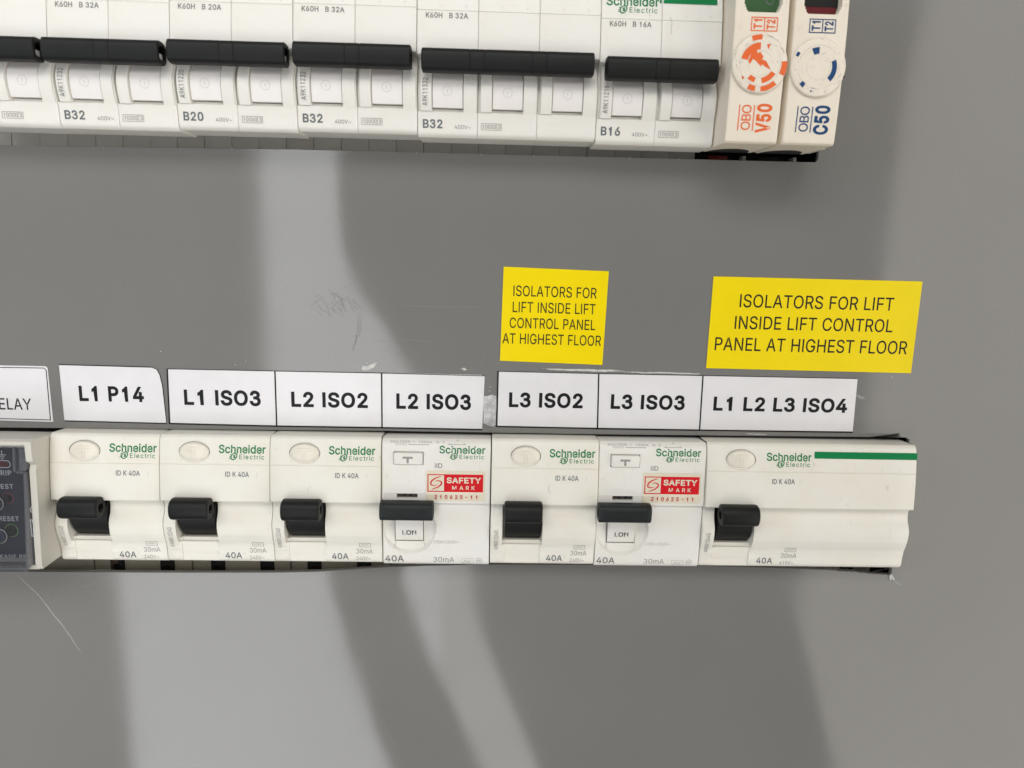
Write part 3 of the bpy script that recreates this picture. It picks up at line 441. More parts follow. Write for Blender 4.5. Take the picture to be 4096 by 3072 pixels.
for k in range(44):
    x = random.gauss(92, 4.2); z = random.gauss(87, 2.3); an = random.choice((-1.0, -.9, .5, -1.2)) + random.gauss(0, .25); l = random.uniform(2, 6)
    mark('pencil_mark', [(x-l/2*math.cos(an), z-l/2*math.sin(an)), (x+l/2*math.cos(an), z+l/2*math.sin(an))], random.uniform(.3, 1.0), 'pencil', .12, 4, .02+.002*k)
mark('pencil_mark', [(87, 89.7), (88, 87), (91.7, 81.5)], .5, 'pencil', .15, lift=.075)
for k in range(5): mark('pencil_mark', [(100.5-k*.25, 84.1), (100-k*.3, 78), (96.8+k*.2, 71.3)], .55, 'pencil', .2, lift=.08+.003*k)
mark('pencil_mark', [(96, 89.5), (98, 86.5), (100.4, 84.2)], .3, 'pencil', .2, lift=.1)
def blob(pts, n=4, a=.25): return [(x+random.uniform(-a, a), z+random.uniform(-a, a)) for x, z in jit(pts+[pts[0]], 0, n)[:-1]]
plate('paint_chip', blob([(100, 65.6), (100.6, 66.6), (101.8, 66.3), (104.6, 67.7), (105.3, 67.5), (104.4, 66.2), (102.6, 65.0), (101, 64.9)], 3, .12), PS-.02, .12, M['chip'], panel)
plate('paint_chip', blob([(101.2, 67.6), (102.2, 67.5), (102, 67.1)], 2, .08), PS-.02, .1, M['chip'], panel)
plate('paint_chip', blob([(133.2, 66.2), (134.6, 66.5), (135.6, 65.9), (134.6, 65.5)], 3, .1), PS-.02, .1, M['chip'], panel)
plate('paint_chip', blob([(159, 66.9), (163, 66.7), (185, 66.75), (189, 66.25), (180, 65.95), (165, 66.15)], 8, .12), PS-.02, .05, M['chip'], panel)
plate('paint_chip', blob([(188, 66.1), (203, 66.3), (215, 66), (214, 65.7), (195, 65.75)], 8, .08), PS-.02, .05, M['chip'], panel)
plate('paint_chip', blob([(232, 45.2), (240, 45.15), (239, 44.9), (233, 44.95)], 4, .05), PS-.02, .05, M['chip'], panel)
for x, z in ((58, 66), (61.5, 67.3), (143.2, 60), (143, 58.6), (33.6, 70), (281, 66)): plate('paint_chip', blob([(x, z), (x+.3, z+.25), (x+.45, z-.1)], 2, .05), PS-.02, .04, M['chip'], panel)
pr = plate('paper_residue', blob([(141.3, 57.0), (142.3, 56.8), (144, 57.3), (145.6, 57.0), (145.5, 46.9), (144.6, 46.2), (143.2, 46.5), (141.4, 47.4)], 5, .13), PS-.02, .1, M['paper'])
tag(pr, 'torn scrap of old white paper label left between the L2 ISO3 and L3 ISO2 labels', 'paper scrap')
for x, z in ((-6, 134.6), (20.4, 134.8), (60.4, 135.5), (74.4, 135.5), (97.6, 135.65), (118.7, 135.75), (139, 135.8), (156, 135.8), (187, 135.85), (203, 135.9)):
    plate('edge_burr', [(x-.35, z+.1), (x+.3, z+.1), (x+.1, z-.45), (x, z+.55), (x-.1, z+.5), (x-.12, z-.3)][::1], PS-.05, .2, M['chip'], panel)
plate('edge_burr', [(289, -6.8), (289.9, -6.1), (290.6, -7.3), (291.4, -8.6), (290.1, -8.2), (289.4, -8.9)], PS-.05, .35, M['chip'], panel)
plate('edge_burr', [(279, 44.8), (285, 45.95), (286.3, 46.1), (285.2, 45.5), (286.9, 45.2), (283, 45.0)], PS-.1, .4, M['black'], panel)

dust = []
for k in range(420):
    x, z = random.uniform(-30, 350), random.uniform(-88, 134); q = random.uniform(.05, .13)
    dust.append([(x+q*math.cos(a)*random.uniform(.5, 1.2), z+q*math.sin(a)*random.uniform(.5, 1.2)) for a in (0, 1.3, 2.6, 3.9, 5.2)])
for k in range(34):
    x, z, a, l = random.uniform(-20, 330), random.uniform(-85, 130), random.choice((0, .05, -1.0, 1.3))+random.gauss(0, .12), random.uniform(3, 14)
    dust += stroke([(x, z), (x+l*math.cos(a), z+l*math.sin(a))], [.10, .02])
dd = prints('dust', dust, M['scr'], panel, None, PS, .022); dd['kind'] = 'stuff'
# ------------------------------------------------------------------ two-line white name labels and yellow notices
def name_label(pts, s, tb, bold, label, edges, group='white name labels above the lower row'):
    x0 = pts[0][0]; z0 = pts[-1][1]
    t = thing('name_label', label, 'label', (0, 0, 0), group)
    plate('backing', pts, PS-.05, .16, M['label_white'], t)
    lift = .24
    ps = []
    for a, b, q in edges: ps += stroke([a, b], q)
    prints('border_line', ps, M['black_ink'], t, y=PS, lift=.225)
    text(s, *tb, M['black_ink'], t, y=PS, bold=bold*1.05, lift=lift)
    return t
q = .38
name_label([(-45, 64.3), (-4.2, 64.4), (-3.5, 63.8), (-3.3, 45.4), (-45, 45.9)], 'RELAY', (-23.4, -9.9, 49.4, 53.3), .006, 'white label with thin double border reading RELAY, cut by the left edge',
           [((-45, 63.6), (-4.6, 63.75), .28), ((-4.6, 63.8), (-3.9, 62.9), .28), ((-3.95, 63.0), (-4.15, 46.0), .32), ((-4.0, 46.05), (-45, 46.5), .28)])
name_label([(.45, 45.79), (.37, 65.07), (30.6, 64.75), (32.2, 64.0), (33.1, 62.2), (33.7, 59), (34.57, 45.4)][::-1], 'L1 P14', (6.1, 27.4, 52.75, 58.0), .028, 'white label L1 P14 with its top right corner curling off',
           [((.4, 65.0), (30.6, 64.7), .3), ((.5, 45.85), (34.5, 45.5), q), ((30.6, 64.7), (32.3, 64.0), .2), ((32.3, 64.0), (33.2, 62), .22), ((33.2, 62), (33.9, 58), .25), ((33.8, 59), (34.4, 45.5), .3)])
LB = [([(35.2, 45.35), (35.6, 64.35), (71.1, 64.3), (71.0, 45.05)], 'L1 ISO3', (40.7, 66.2, 51.95, 57.4), 'white label L1 ISO3 between the P14 label and the L2 ISO2 label'),
      ([(71.05, 45.05), (71.15, 64.28), (106.65, 64.27), (106.6, 45.1)], 'L2 ISO2', (76.4, 102.1, 51.9, 57.3), 'white label L2 ISO2 below the grey pencil smudge'),
      ([(106.65, 45.1), (106.7, 64.27), (140.4, 64.15), (141.5, 63.7), (140.9, 45.0)], 'L2 ISO3', (111.7, 137.0, 51.85, 57.35), 'white label L2 ISO3 with a scrap of torn paper at its right side'),
      ([(145.75, 46.2), (145.85, 65.6), (179.9, 65.45), (180.35, 46.05)], 'L3 ISO2', (149.9, 175.1, 53.1, 58.4), 'white label L3 ISO2 under the square yellow notice'),
      ([(180.4, 46.05), (179.95, 65.45), (215.55, 65.45), (215.75, 46.05)], 'L3 ISO3', (184.7, 210.2, 53.1, 58.35), 'white label L3 ISO3 to the left of the widest white label'),
      ([(215.8, 46.05), (215.6, 65.45), (269.2, 65.4), (269.6, 46.2)], 'L1 L2 L3 ISO4', (220.1, 266.7, 53.1, 58.2), 'widest white label, L1 L2 L3 ISO4, under the wide yellow notice')]
for i, (pl, s, tb, lab) in enumerate(LB):
    a, b, c, d = pl[0], pl[1], pl[-2], pl[-1]
    es = [((a[0]+.15, a[1]), (b[0]+.15, b[1]), .52), ((b[0], b[1]-.12), (c[0], c[1]-.12 if len(pl) == 4 else pl[2][1]-.3), .26), ((a[0], a[1]+.15), (d[0], d[1]+.15), .5)]
    name_label(pl[::-1], s, tb, .028, lab, es)
def notice(pts, rows, label):
    t = thing('notice_label', label, 'notice', (0, 0, 0), 'yellow isolator notices')
    plate('backing', pts, PS-.05, .2, M['yellow'], t)
    for s, x0, x1, z0, z1, dz in rows:
        vs, fs = text_geo(s, .005, 1)
        raw('lettering', [(x0+u*(x1-x0), PS-.27-g, z0+v*(z1-z0)+dz*(.5-u)) for u, v, g in vs], fs, M['black_ink'], t)
notice([(146.54, 69.13), (181.19, 68.37), (181.87, 99.71), (147.12, 100.44)],
       [('ISOLATORS FOR', 150.5, 178.2, 90.75, 94.35, .25), ('LIFT INSIDE LIFT', 150.4, 178.0, 85.4, 89.0, .25), ('CONTROL PANEL', 149.5, 178.2, 80.15, 83.7, .25), ('AT HIGHEST FLOOR', 147.2, 180.4, 74.85, 78.45, .25)],
       'small square yellow notice about isolators, printed in four lines')
notice([(216.64, 67.93), (287.5, 67.51), (287.44, 98.71), (216.83, 98.83)],
       [('ISOLATORS FOR LIFT', 226.3, 278.6, 88.7, 93.2, .1), ('INSIDE LIFT CONTROL', 225.2, 279.2, 81.4, 85.9, .1), ('PANEL AT HIGHEST FLOOR', 219.0, 285.1, 74.0, 78.6, .1)],
       'wide yellow notice about isolators, printed in three lines at the right')

# ------------------------------------------------------------------ lower row: residual current devices
YF = -9
def ring_mark(cx, cz, r, y, m, parent, pf, w=.16):
    ps = [arc(cx, cz, r-w, r, a, a+18, 1) for a in range(0, 360, 18)] + [rect(cx-.09, cx+.09, cz-r*.5, cz+r*.5)]
    prints('toggle_mark', ps, m, parent, pf, y, lift=.07)
def terminals(parent, W, x_step=17.9, down=True):
    box('terminal_block', .15, W-.15, 19, 45, -32, 1.0, M['grey_shaded'], parent, .3)
    n = int(round(W/x_step)); sx = W/n
    for k in range(n):
        c = (k+.5)*sx
        q = random.uniform(-.5, .5)
        box('recess_shade', c-2.6+q, c+2.5+q, 18.6, 20, -16, -7.6+q*.4, M['void'], parent, .25)  # black box proud of the block, in place of a shaded recess
        disc('terminal_screw', c+q, -10.6, 1.7, 1.5, 18.6, .2, M['screw'], parent, 18, bev=.1)
def rccb(x, dz, W, label, rated='240V~', code='A9KR13240', hx=.0):
    t = thing('residual_current_device', label, 'circuit breaker', (x, YF, -.5+dz), 'ivory residual current devices with black levers')
    XB = [0, .08, .3, 4.0, 4.12, 4.95, 5.05, 17.0, 17.1, 17.6, W-.3, W-.08, W]
    def f(px, z):
        p = P(z) - edge(px, W)
        if 4.06 < px < 17.5 and z < 22.5:
            inner = 5.0 < px < 17.05
            if z > 8.6: p = -4.5 if 4.1 < px else p
            elif z > 7.5: p = -.9-(z-7.5)*.35
            elif z > 6.0: p = -.1 + (P(z)-.3)*.35
            elif z > 3.4: p = -.15 + .1*(z-3.4)/2.8
            elif z > .5: p = -.45
            if not inner and z < 8.6: p += (.35 if z > 1 else 0)
        return p
    xs = lines(XB, 6); zs = lines(sorted(set(ZB+[8.55, 8.65, 7.45, 7.55, 5.95, 6.05, 3.35, 3.45, .5, .6])), .8)
    body = hf('housing', xs, zs, f, 19, M['white'], t, 32, toprun=1.35)
    # lever drum and round handle
    fd = lambda px, z: -7.2+math.sqrt(max(4, 9.0**2-(z-16.6)**2))
    hf('toggle', lines([5.05, 5.2, 16.85, 17.0], 4), lines([8.75, 13, 22], .7), lambda a, z: fd(a, z)-edge(a-5.05, 11.95, .2), 4.4, M['black'], t)
    ring_mark(11, 13.0, 1.25, 0, M['black_iid'], t, fd)
    sec = superell(3.5, 3.55, 2.3)
    h = loft('lever', sec, [(6.4, .40), (4.5, .42), (4.45, .62), (4.5, .86), (4.75, .97), (5.2, 1), (16.2, 1), (16.75, .97), (17.0, .86), (17.05, .62), (17.0, .42), (14.8, .40)], M['black'], t, -5.0, 20.9)
    box('lever_arm', 5.3, 16.8, -5.0, 4, 17.6, 20.2, M['black'], t, .4)
    # test button
    disc('test_button', 11.3, 39.0, 4.7, 3.1, -.6, 1.0, M['button'], t, 44, dome=.45, bev=.45)
    prints('button_rim', [arc(11.3, 39.0, 4.78, 4.98, a, a+12, 1) for a in range(-60, 190, 12)], M['ink_faint'], t, lambda a, z: P(z), 0, .03) if 0 else None
    by = -.6-1.0-.45
    prints('button_gap_shade', [arc(11.3, 39.0, 1, 1.04, q, q+9, 1) for q in ()]+[[(11.3+4.86*k*math.cos(R(q)), 39+3.26*k*math.sin(R(q))) for q, k in ((g, 1), (g+9, 1), (g+9, 1.035), (g, 1.035))] for g in list(range(-18, 180, 9))], M['screw'], t, pf_body, 0, .06)  # ring painted round the button for the shade of its gap
    prints('button_gap_shade', [[(11.3+4.86*k*math.cos(R(q)), 39+3.26*k*math.sin(R(q))) for q, k in ((g, 1), (g+9, 1), (g+9, 1.045), (g, 1.045))] for g in list(range(180, 342, 9))], M['button_line'], t, pf_body, 0, .06)
    prints('button_mark', [rect(9.1, 13.5, 40.9, 40.96), rect(9.1, 10.8, 39.95, 40.01), rect(11.8, 13.5, 39.95, 40.01), rect(10.8, 10.86, 37.2, 39.95), rect(11.74, 11.8, 37.2, 39.95)], M['button_line'], t, None, by, lift=.10)
    rx = 19.2 if W < 50 else 20.0
    logo(rx, rx+15.2, 36.5, 41.5, t, pf_body)
    text('ID K 40A', rx+2.1, rx+9.8, 31.0, 32.75, M['ink_bold'], t, pf_body, bold=.012)
    text(code, 1.25, 2.75, 5.6, 13.2, M['ink_faint'], t, pf_body, rot=1, lift=.12)
    rx -= 19.2
    text('40A', rx+19.2, rx+24.8, 1.45, 3.7, M['ink_bold'], t, pf_body, bold=.014)
    prints('rating_mark', frame(rx+28.6, rx+32.4, 6.1, 7.7, .13) + stroke([(rx+29.3, 6.75), (rx+29.9, 7.05), (rx+30.6, 6.85), (rx+31.6, 7.1)], .16), M['ink_faint'], t, pf_body, 0, .1)
    text('30mA', rx+27.5, rx+33.0, 3.6, 5.45, M['ink_faint'], t, pf_body)
    text(rated, rx+27.4, rx+32.2, 1.15, 2.55, M['ink_faint'], t, pf_body)
    if W > 50: prints('green_stripe', [rect(36.2, 71.3, 39.75, 42.0)], M['green'], t, pf_body, 0, .1)
    for k in range(9):
        a, b = random.uniform(1, W-1), random.choice((random.uniform(24, 43), random.uniform(1, 7.5)))
        if 4 < a < 18 and b < 22: continue
        q = random.uniform(.05, .13); prints('speck', [[(a-q, b), (a, b-q*.8), (a+q*1.3, b), (a, b+q)]], M['ink_faint'], t, pf_body, 0, .09)
    if 100 < x < 150: ribbon('hair', [(19.3, 29.5), (19.05, 28.6), (19.2, 27.6), (19.9, 26.6)], .09, 0, M['ink_faint'], t, pf_body, t=.09)
    if 50 < x < 100: ribbon('hair', [(13.3, 28.2), (12.5, 27.5), (12.2, 26.7), (12.6, 26.0)], .09, 0, M['ink_vfaint'], t, pf_body, t=.09)
    terminals(t, W)
    return t
rccb(.45, 0, 35.15, 'ivory residual current device with black lever under the L1 P14 label, beside the relay')
rccb(35.75, .1, 35.65, 'ivory residual current device with black lever under the L1 ISO3 label')
rccb(71.55, .2, 36.2, 'ivory residual current device with black lever under the L2 ISO2 label')
rccb(144.35, .35, 35.6, 'ivory residual current device with black lever under the L3 ISO2 label')
rccb(216.45, .25, 71.2, 'widest residual current device, with green stripe, at the right end of the lower row', '415V~', 'A9KR13440')

IP = [(-1, -1.5), (0, -.9), (.4, -.3), (1, .1), (2, .3), (12, .6), (22.6, .7), (22.75, .75), (22.9, 1.75), (26.1, 1.8), (26.2, 1.85), (26.35, 1.45), (36, 1.0), (41.6, .55), (42.6, .2), (43.5, -.5), (44.2, -1.6)]
def PI_(z):
    for (a, b), (c, d) in zip(IP, IP[1:]):
        if z <= c: return b+(d-b)*(z-a)/(c-a)
    return IP[-1][1]
pf_i = lambda x, z: PI_(z)
def iid(x, dz, label, worn):
    W = 35.9
    t = thing('residual_current_device', label, 'circuit breaker', (x, YF, -.5+dz), 'white residual current devices with I.ON toggles')
    cx, cz, rr = 8.95, 13.3, 8.9
    def f(px, z):
        p = PI_(z)-edge(px, W)
        if 3.85 < px < 13.65 and 8.2 < z < 22.6: return -4
        d = math.hypot(px-cx, z-cz)
        if d < rr and z < 22.6:
            k = min(1, (rr-d)/.35)
            p = p - 1.15*k - (.55*max(0, 1-(abs(px-cx)-4.9)/3.2) if abs(px-cx) > 4.9 else 0)
            if z < 8.2 and 3.85 < px < 13.65: p -= .25
        if 3.8 < px < 13.6 and 35.9 < z < 40.2: return -2.5
        if 4.9 < px < 11.8 and 24.4 < z < 26.0: return .2
        return p
    xs = lines([0, .08, .3, 3.8, 3.9, 4.85, 4.95, 11.75, 11.85, 13.55, 13.7, 18, W-.3, W-.08, W], .45)
    zs = lines([0, .4, 1, 2, 8.15, 8.25, 12, 22.55, 22.65, 22.75, 22.9, 24.35, 24.45, 25.95, 26.05, 26.15, 26.2, 26.35, 35.85, 35.95, 40.15, 40.25, 41.6, 42.6, 43.5, 44.2], .45)
    hf('housing', xs, zs, f, 19, M['white_new'], t, 32, toprun=1.5)
    ft = lambda a, z: .45-((z-14.5)/6)**2*1.1
    hf('toggle', lines([4.15, 4.4, 13.2, 13.45], 3), lines([8.75, 22], .6), lambda a, z: ft(a, z)-edge(a-4.15, 9.3, .25), 3.9, M['white_new'], t)
    text('I.ON', 6.55, 11.2, 10.9, 12.6, M['black_ink'], t, ft, bold=.012, lift=.12)
    sec = superell(2.9, 3.1, 3.2)
    st = [(1.6, .5), (-.1, .52), (-.25, .8), (-.1, .96), (.2, 1), (1.3, 1), (1.34, .97), (1.44, .97), (1.48, 1), (15.6, 1), (15.64, .97), (15.74, .97), (15.78, 1), (16.9, 1), (17.2, .96), (17.35, .8), (17.2, .52), (15.6, .5)]
    lv = loft('lever', sec, st, M['black_iid'], t, -4.6, 21.3)
    for k in range(4): box('grip_rib', 2.2, 14.9, -7.62, -7.3, 19.9+k*.75, 20.1+k*.75, M['black_iid'], lv)
    box('lever_arm', 4.5, 13.1, -4.6, 3, 18, 20.4, M['white_new'], t, .4)
    box('test_button', 4.0, 13.45, -1.75, 2.2, 36.05, 40.0, M['white_new'], t, .35)
    prints('button_mark', [rect(6.9, 10.2, 38.1, 38.8), rect(8.2, 8.95, 36.6, 38.1)], M['ink_faint'], t, None, -1.75, .05)
    box('indicator_window', 5.05, 11.65, -.6, 0, 24.5, 25.9, mat('smoked_indicator', (.07, .055, .05), .3), t)
    prints('indicator_dot', [rect(7.0, 7.7, 24.7, 25.5), rect(9.1, 9.8, 24.7, 25.5)], M['void'], t, None, -.6, .03)
    logo(18.9, 34.1, 37.7, 42.4, t, pf_i)
    text('iID', 17.4, 19.9, 34.9, 36.5, M['ink'], t, pf_i, bold=.004)
    text('40A', .7, 7.0, 1.2, 3.5, M['ink'], t, pf_i, bold=.01, lift=.1)
    text('30mA', 17.0, 24.1, 1.2, 3.1, M['ink_faint'], t, pf_i, lift=.1)
    text('230V~/240V~', 17.2, 25.8, 7.9, 9.2, M['ink_vfaint'], t, pf_i, lift=.1)
    prints('rating_mark', frame(26.6, 30.7, .7, 2.7, .12)+stroke([(27.2, 1.0), (27.9, 2.1), (28.5, 1.0)], .2)+stroke([(28.5, 2.2), (29.2, 1.1), (29.8, 2.2)], .2), M['ink_vfaint'], t, pf_i, 0, .1)
    sx, sz = 32.6, 1.9; st = []
    for a in range(0, 180, 45): st += stroke([(sx-1.15*math.cos(R(a)), sz-1.15*math.sin(R(a))), (sx+1.15*math.cos(R(a)), sz+1.15*math.sin(R(a)))], .14)
    for a in range(0, 360, 45): st.append(arc(sx+1.0*math.cos(R(a)), sz+1.0*math.sin(R(a)), .0, .2, 0, 340, 6))
    for i, s in enumerate(st): pass
    prints('frost_symbol', st[::1], M['ink_vfaint'], t, pf_i, 0, .1)
    tr = lambda s, a, b, c, d: text(s, a, b, c, d, M['ink_faint'], t, pf_i, lift=.08)
    tr('Imax=10kA / 1500A', 3.6, 15.5, 43.05, 43.5) if 0 else None
    # small print on the sloping top
    def top_pf(x, z): return -1.6-(z-44.2)*3.2
    text('EN61008-1  1500A   N  2', 2.8, 20.5, 43.0, 43.65, M['ink_faint'], t, pf_i, lift=.06)
    prints('top_mark', [r for r in frame(4.4, 8.0, 42.35, 42.75, .08)]+[rect(8.6, 15.6, 42.45, 42.62)] + stroke([(22, 42.9), (24.8, 43.95), (27.4, 42.9)], .14)+[rect(21.6, 27.8, 42.65, 42.78)], M['ink_faint'], t, pf_i, 0, .06)
    terminals(t, W)
    # safety sticker: a thing of its own, lying over the ridge
    return t
def safety(x, dz, ox, oz, label, gap_z=0):
    t = thing('safety_sticker', label, 'sticker', (x+ox, YF, -.5+dz+oz), 'red and beige safety stickers')
    pf = lambda a, z: PI_(z+oz)
    x0, x1, z0, z1, r = 14.5, 34.2, 23.75, 34.0, .5
    pts_x = lines([x0, x0+r, x1-r, x1], 2); pts_z = lines([z0, z0+.3, 24.8, 25.7, 26.1, 26.7, z1-.3, z1], .6)
    vs = []; fs = []
    smooth_p = lambda a, z: max(pf(a, z), pf(a, z+.35), pf(a, z-.35))+.02
    for z in pts_z:
        for a in pts_x:
            ax, az = a, z
            if a in (pts_x[0], pts_x[-1]) and z in (pts_z[0], pts_z[-1]): ax += .25 if a == pts_x[0] else -.25; az += .15 if z == pts_z[0] else -.15
            vs.append((ax, -smooth_p(a, z)-.1, az))
    nx = len(pts_x); nn = len(vs)
    vs += [(v[0], v[1]+.09, v[2]) for v in vs]
    for j in range(len(pts_z)-1):
        for i in range(nx-1): a = j*nx+i; fs += [(a, a+1, a+nx+1, a+nx), (nn+a, nn+a+nx, nn+a+nx+1, nn+a+1)]
    raw('backing', vs, fs, M['sticker'], t)
    P2 = smooth_p
    L = .14
    X = lambda u: x0+(u-960)/(1537-960)*(x1-x0); Z = lambda v: z1-(v-528)/(810-528)*(z1-z0)
    prints('red_field', [[(X(1137), Z(727)), (X(1518), Z(727)), (X(1518), Z(561)), (X(1137), Z(561))]] + [
        [(X(976), Z(570)), (X(1137), Z(570)), (X(1137), Z(561)), (X(976), Z(561))], [(X(976), Z(727)), (X(1137), Z(727)), (X(1137), Z(718)), (X(976), Z(718))],
        [(X(976), Z(718)), (X(986), Z(718)), (X(986), Z(570)), (X(976), Z(570))]], M['red'], t, P2, 0, L)
    sw = [(1105, 580), (1050, 600), (1012, 628), (1008, 660), (1035, 668), (1075, 662)]
    sw2 = [(1050, 628), (1080, 620), (1112, 632), (1113, 655), (1080, 682), (1020, 704)]
    for q2 in (sw, sw2):
        prints('swirl_emblem', stroke([(X(a), Z(b)) for a, b in q2], [.22, .4, .5, .42, .3, .12] if q2 is sw else [.12, .3, .42, .5, .4, .22]), M['red'], t, P2, 0, L)
    text('SAFETY', X(1162), X(1498), Z(645), Z(588), M['sticker'], t, P2, bold=.03, lift=L+.05)
    text('MARK', X(1217), X(1438), Z(705), Z(668), M['sticker'], t, P2, bold=.016, space=1.5, lift=L+.05)
    text('210625-11', X(1046), X(1462), Z(791), Z(752), M['red_text'], t, P2, bold=.02, space=1.45, lift=L+.07)
iid(108.1, -.05, 'white device with I.ON toggle and safety sticker under the L2 ISO3 label', 0)
iid(180.2, .1, 'white device with I.ON toggle and safety sticker under the L3 ISO3 label', 1)
safety(108.1, -.05, 0, 0, 'red and beige safety sticker on the device under the L2 ISO3 label')
safety(180.2, .1, .45, .1, 'red and beige safety sticker on the device under the L3 ISO3 label')

# ------------------------------------------------------------------ upper row: miniature circuit breakers
YT = -12
def breaker(x, dz, n, W, amp, code, label, bar=(.9, -.9), brand=False, cut=False):
    t = thing('circuit_breaker', label, 'circuit breaker', (x, YT, 138.7+dz), 'white miniature circuit breakers of the upper row')
    w = W/n
    for k in range(n):
        ox = k*w; pw = w-.06
        def f(px, z, pw=pw):
            p = P(z)-edge(px, pw, .22)
            if 7.25 < z < 22.5:
                if px < .8: p -= 1.5
                elif px < 4.35: p += -.25
                elif px < 13.62: p = -3.5 if z > 8.15 else -.8+.2*max(0, 8.15-z)
                elif px > pw-.35: p -= .5
            return p
        xs = lines([0, .08, .22, .75, .85, 4.3, 4.4, 13.57, 13.67, pw-.4, pw-.3, pw-.08, pw], 4)
        zs = lines(sorted(set(ZB+[7.2, 7.3, 8.1, 8.2])), .8)
        h = hf('housing', xs, zs, f, 14, M['white_top'], t, 32); h.location.x = ox*S
        # raised marker strip, left of the toggle
        ms = hf('marker_strip', lines([.95, 1.05, 4.1, 4.2], 4), lines([7.3, 7.5, 10.5, 13, 14.5, 16, 19, 22.2], 1), lambda a, z: P(z)+.35-edge(a-.95, 3.25, .15), .5, M['white_top'], t, 32); ms.location.x = ox*S
        ft = lambda a, z: -.9+2.7*math.sin(math.pi*min(1, max(0, (z-6.1)/14.1)))**.7
        tg = hf('toggle', lines([4.42, 4.6, 13.35, 13.55], 4), lines([8.35, 8.6, 15.6, 16.6, 22], .55), lambda a, z: ft(a, z)-edge(a-4.42, 9.13, .25)-(0 if z < 16 else min(1.1, (z-16)*.5)), 3.3, M['toggle_white'], t, 40); tg.location.x = ox*S
        rm = prints('toggle_mark', [arc(8.9, 12.9, 1.28, 1.42, a, a+15, 1) for a in range(0, 360, 15)]+[rect(8.82, 8.98, 12.3, 13.5)], M['toggle_line'], tg, ft, 0, .06)
        if k == 0:
            text(code, .95+.6, .95+2.15, 8.6, 16.4, M['ink'], h, lambda a, z: P(z)+.42, rot=1, lift=.1)
            text('K60H', 2.5, 7.3, 32.9, 34.45, M['ink'], h, pf_body, bold=.014)
            text('B '+amp+'A', 9.3, 14.8, 32.9, 34.45, M['ink'], h, pf_body, bold=.014)
            text('B'+amp, 1.5, 7.4, 2.45, 5.05, M['ink_bold'], h, pf_body, bold=.024)
            text('400V~', 11.0, 15.8, 2.45, 3.6, M['ink'], h, pf_body)
        if k == 1 or cut:
            text('10000', 1.6, 5.6, 2.75, 3.9, M['ink'], h, pf_body)
            text('3', 6.2, 6.95, 2.75, 3.9, M['ink'], h, pf_body)
            prints('rating_frame', frame(1.15, 7.3, 2.35, 4.25, .1)+[rect(5.78, 5.88, 2.45, 4.15)], M['ink'], h, pf_body, 0, .1)
        if brand and k == 0: logo(1.4, 16.9, 36.6, 41.6, h, pf_body)
        if brand and k == 1: ribbon('hair', [(2.4, 35.9), (2.9, 34.5), (2.7, 32.8), (2.9, 31.2)], .1, 0, M['ink_faint'], h, pf_body, t=.09)
        if brand and k == 1: prints('green_stripe', [rect(.3, 16.2, 39.9, 42.1)], M['green'], h, pf_body, 0, .1)
        if brand and k == 0: prints('green_stripe', [rect(17.1, w-.3, 39.9, 42.1)], M['green'], h, pf_body, 0, .1)
    # tie bar over all the toggles
    x0, x1 = bar[0], W+bar[1]; st = [(x0+2.5, .55), (x0+.25, .56), (x0, .75), (x0+.05, .9), (x0+.35, 1)]
    for k in range(1, n):
        c = k*w
        for g in (c-2.2, c+1.9): st += [(g-.16, 1), (g-.06, .965), (g+.06, .965), (g+.16, 1)]
    st += [(x1-.35, 1), (x1-.05, .9), (x1, .75), (x1-.25, .56), (x1-2.5, .55)]
    loft('tie_bar', superell(3.0, 3.25, 3.4, 32), st, M['black'], t, -4.7, 20.6)
    box('bar_pin', x1-2.6, x1-.55, -5.4, -3.4, 18.0, 20.6, M['toggle_white'], t, .3)
    # lower shoulders with the seams of the terminal covers
    nb = n*2
    for k in range(nb):
        box('terminal_cover', k*W/nb+.06, (k+1)*W/nb-.06, 19.5+(k % 2)*.15, 45, -30, 2.5, M['grey_side'], t, .12)  # grey rather than housing white: shade below the row put into the colour
    return t
G = [(-21.3, -.1, 2, 35.5, '32', 'A9K11232', 'breaker at the left end of the upper row, cut off by the picture edge', (.9, -1.4)),
     (14.3, .0, 2, 34.7, '32', 'A9K11232', 'two pole B32 breaker, the leftmost one fully in view in the upper row', (.2, -1.5)),
     (49.1, .55, 2, 35.2, '20', 'A9K11220', 'two pole B20 breaker, the only one marked B20', (.5, -1.3)),
     (84.4, 1.0, 2, 35.7, '32', 'A9K11232', 'two pole B32 breaker between the B20 breaker and the three pole breaker', (.7, -1.3)),
     (120.2, .4, 3, 53.7, '32', 'A9K11332', 'three pole B32 breaker with the longest black tie bar', (1.6, -2.0)),
     (174.0, -.3, 2, 35.9, '16', 'A9K11216', 'two pole B16 breaker with green stripe beside the surge arresters', (1.5, -1.7))]
for i, (x, dz, n, W, amp, code, lab, bar) in enumerate(G): breaker(x, dz, n, W, amp, code, lab, bar, brand=(i == 5))

def hair(parent, pts, wd, pf=pf_body, m='ink_faint'):
    ribbon('hair', pts, wd, 0, M[m], parent, pf, t=.09)
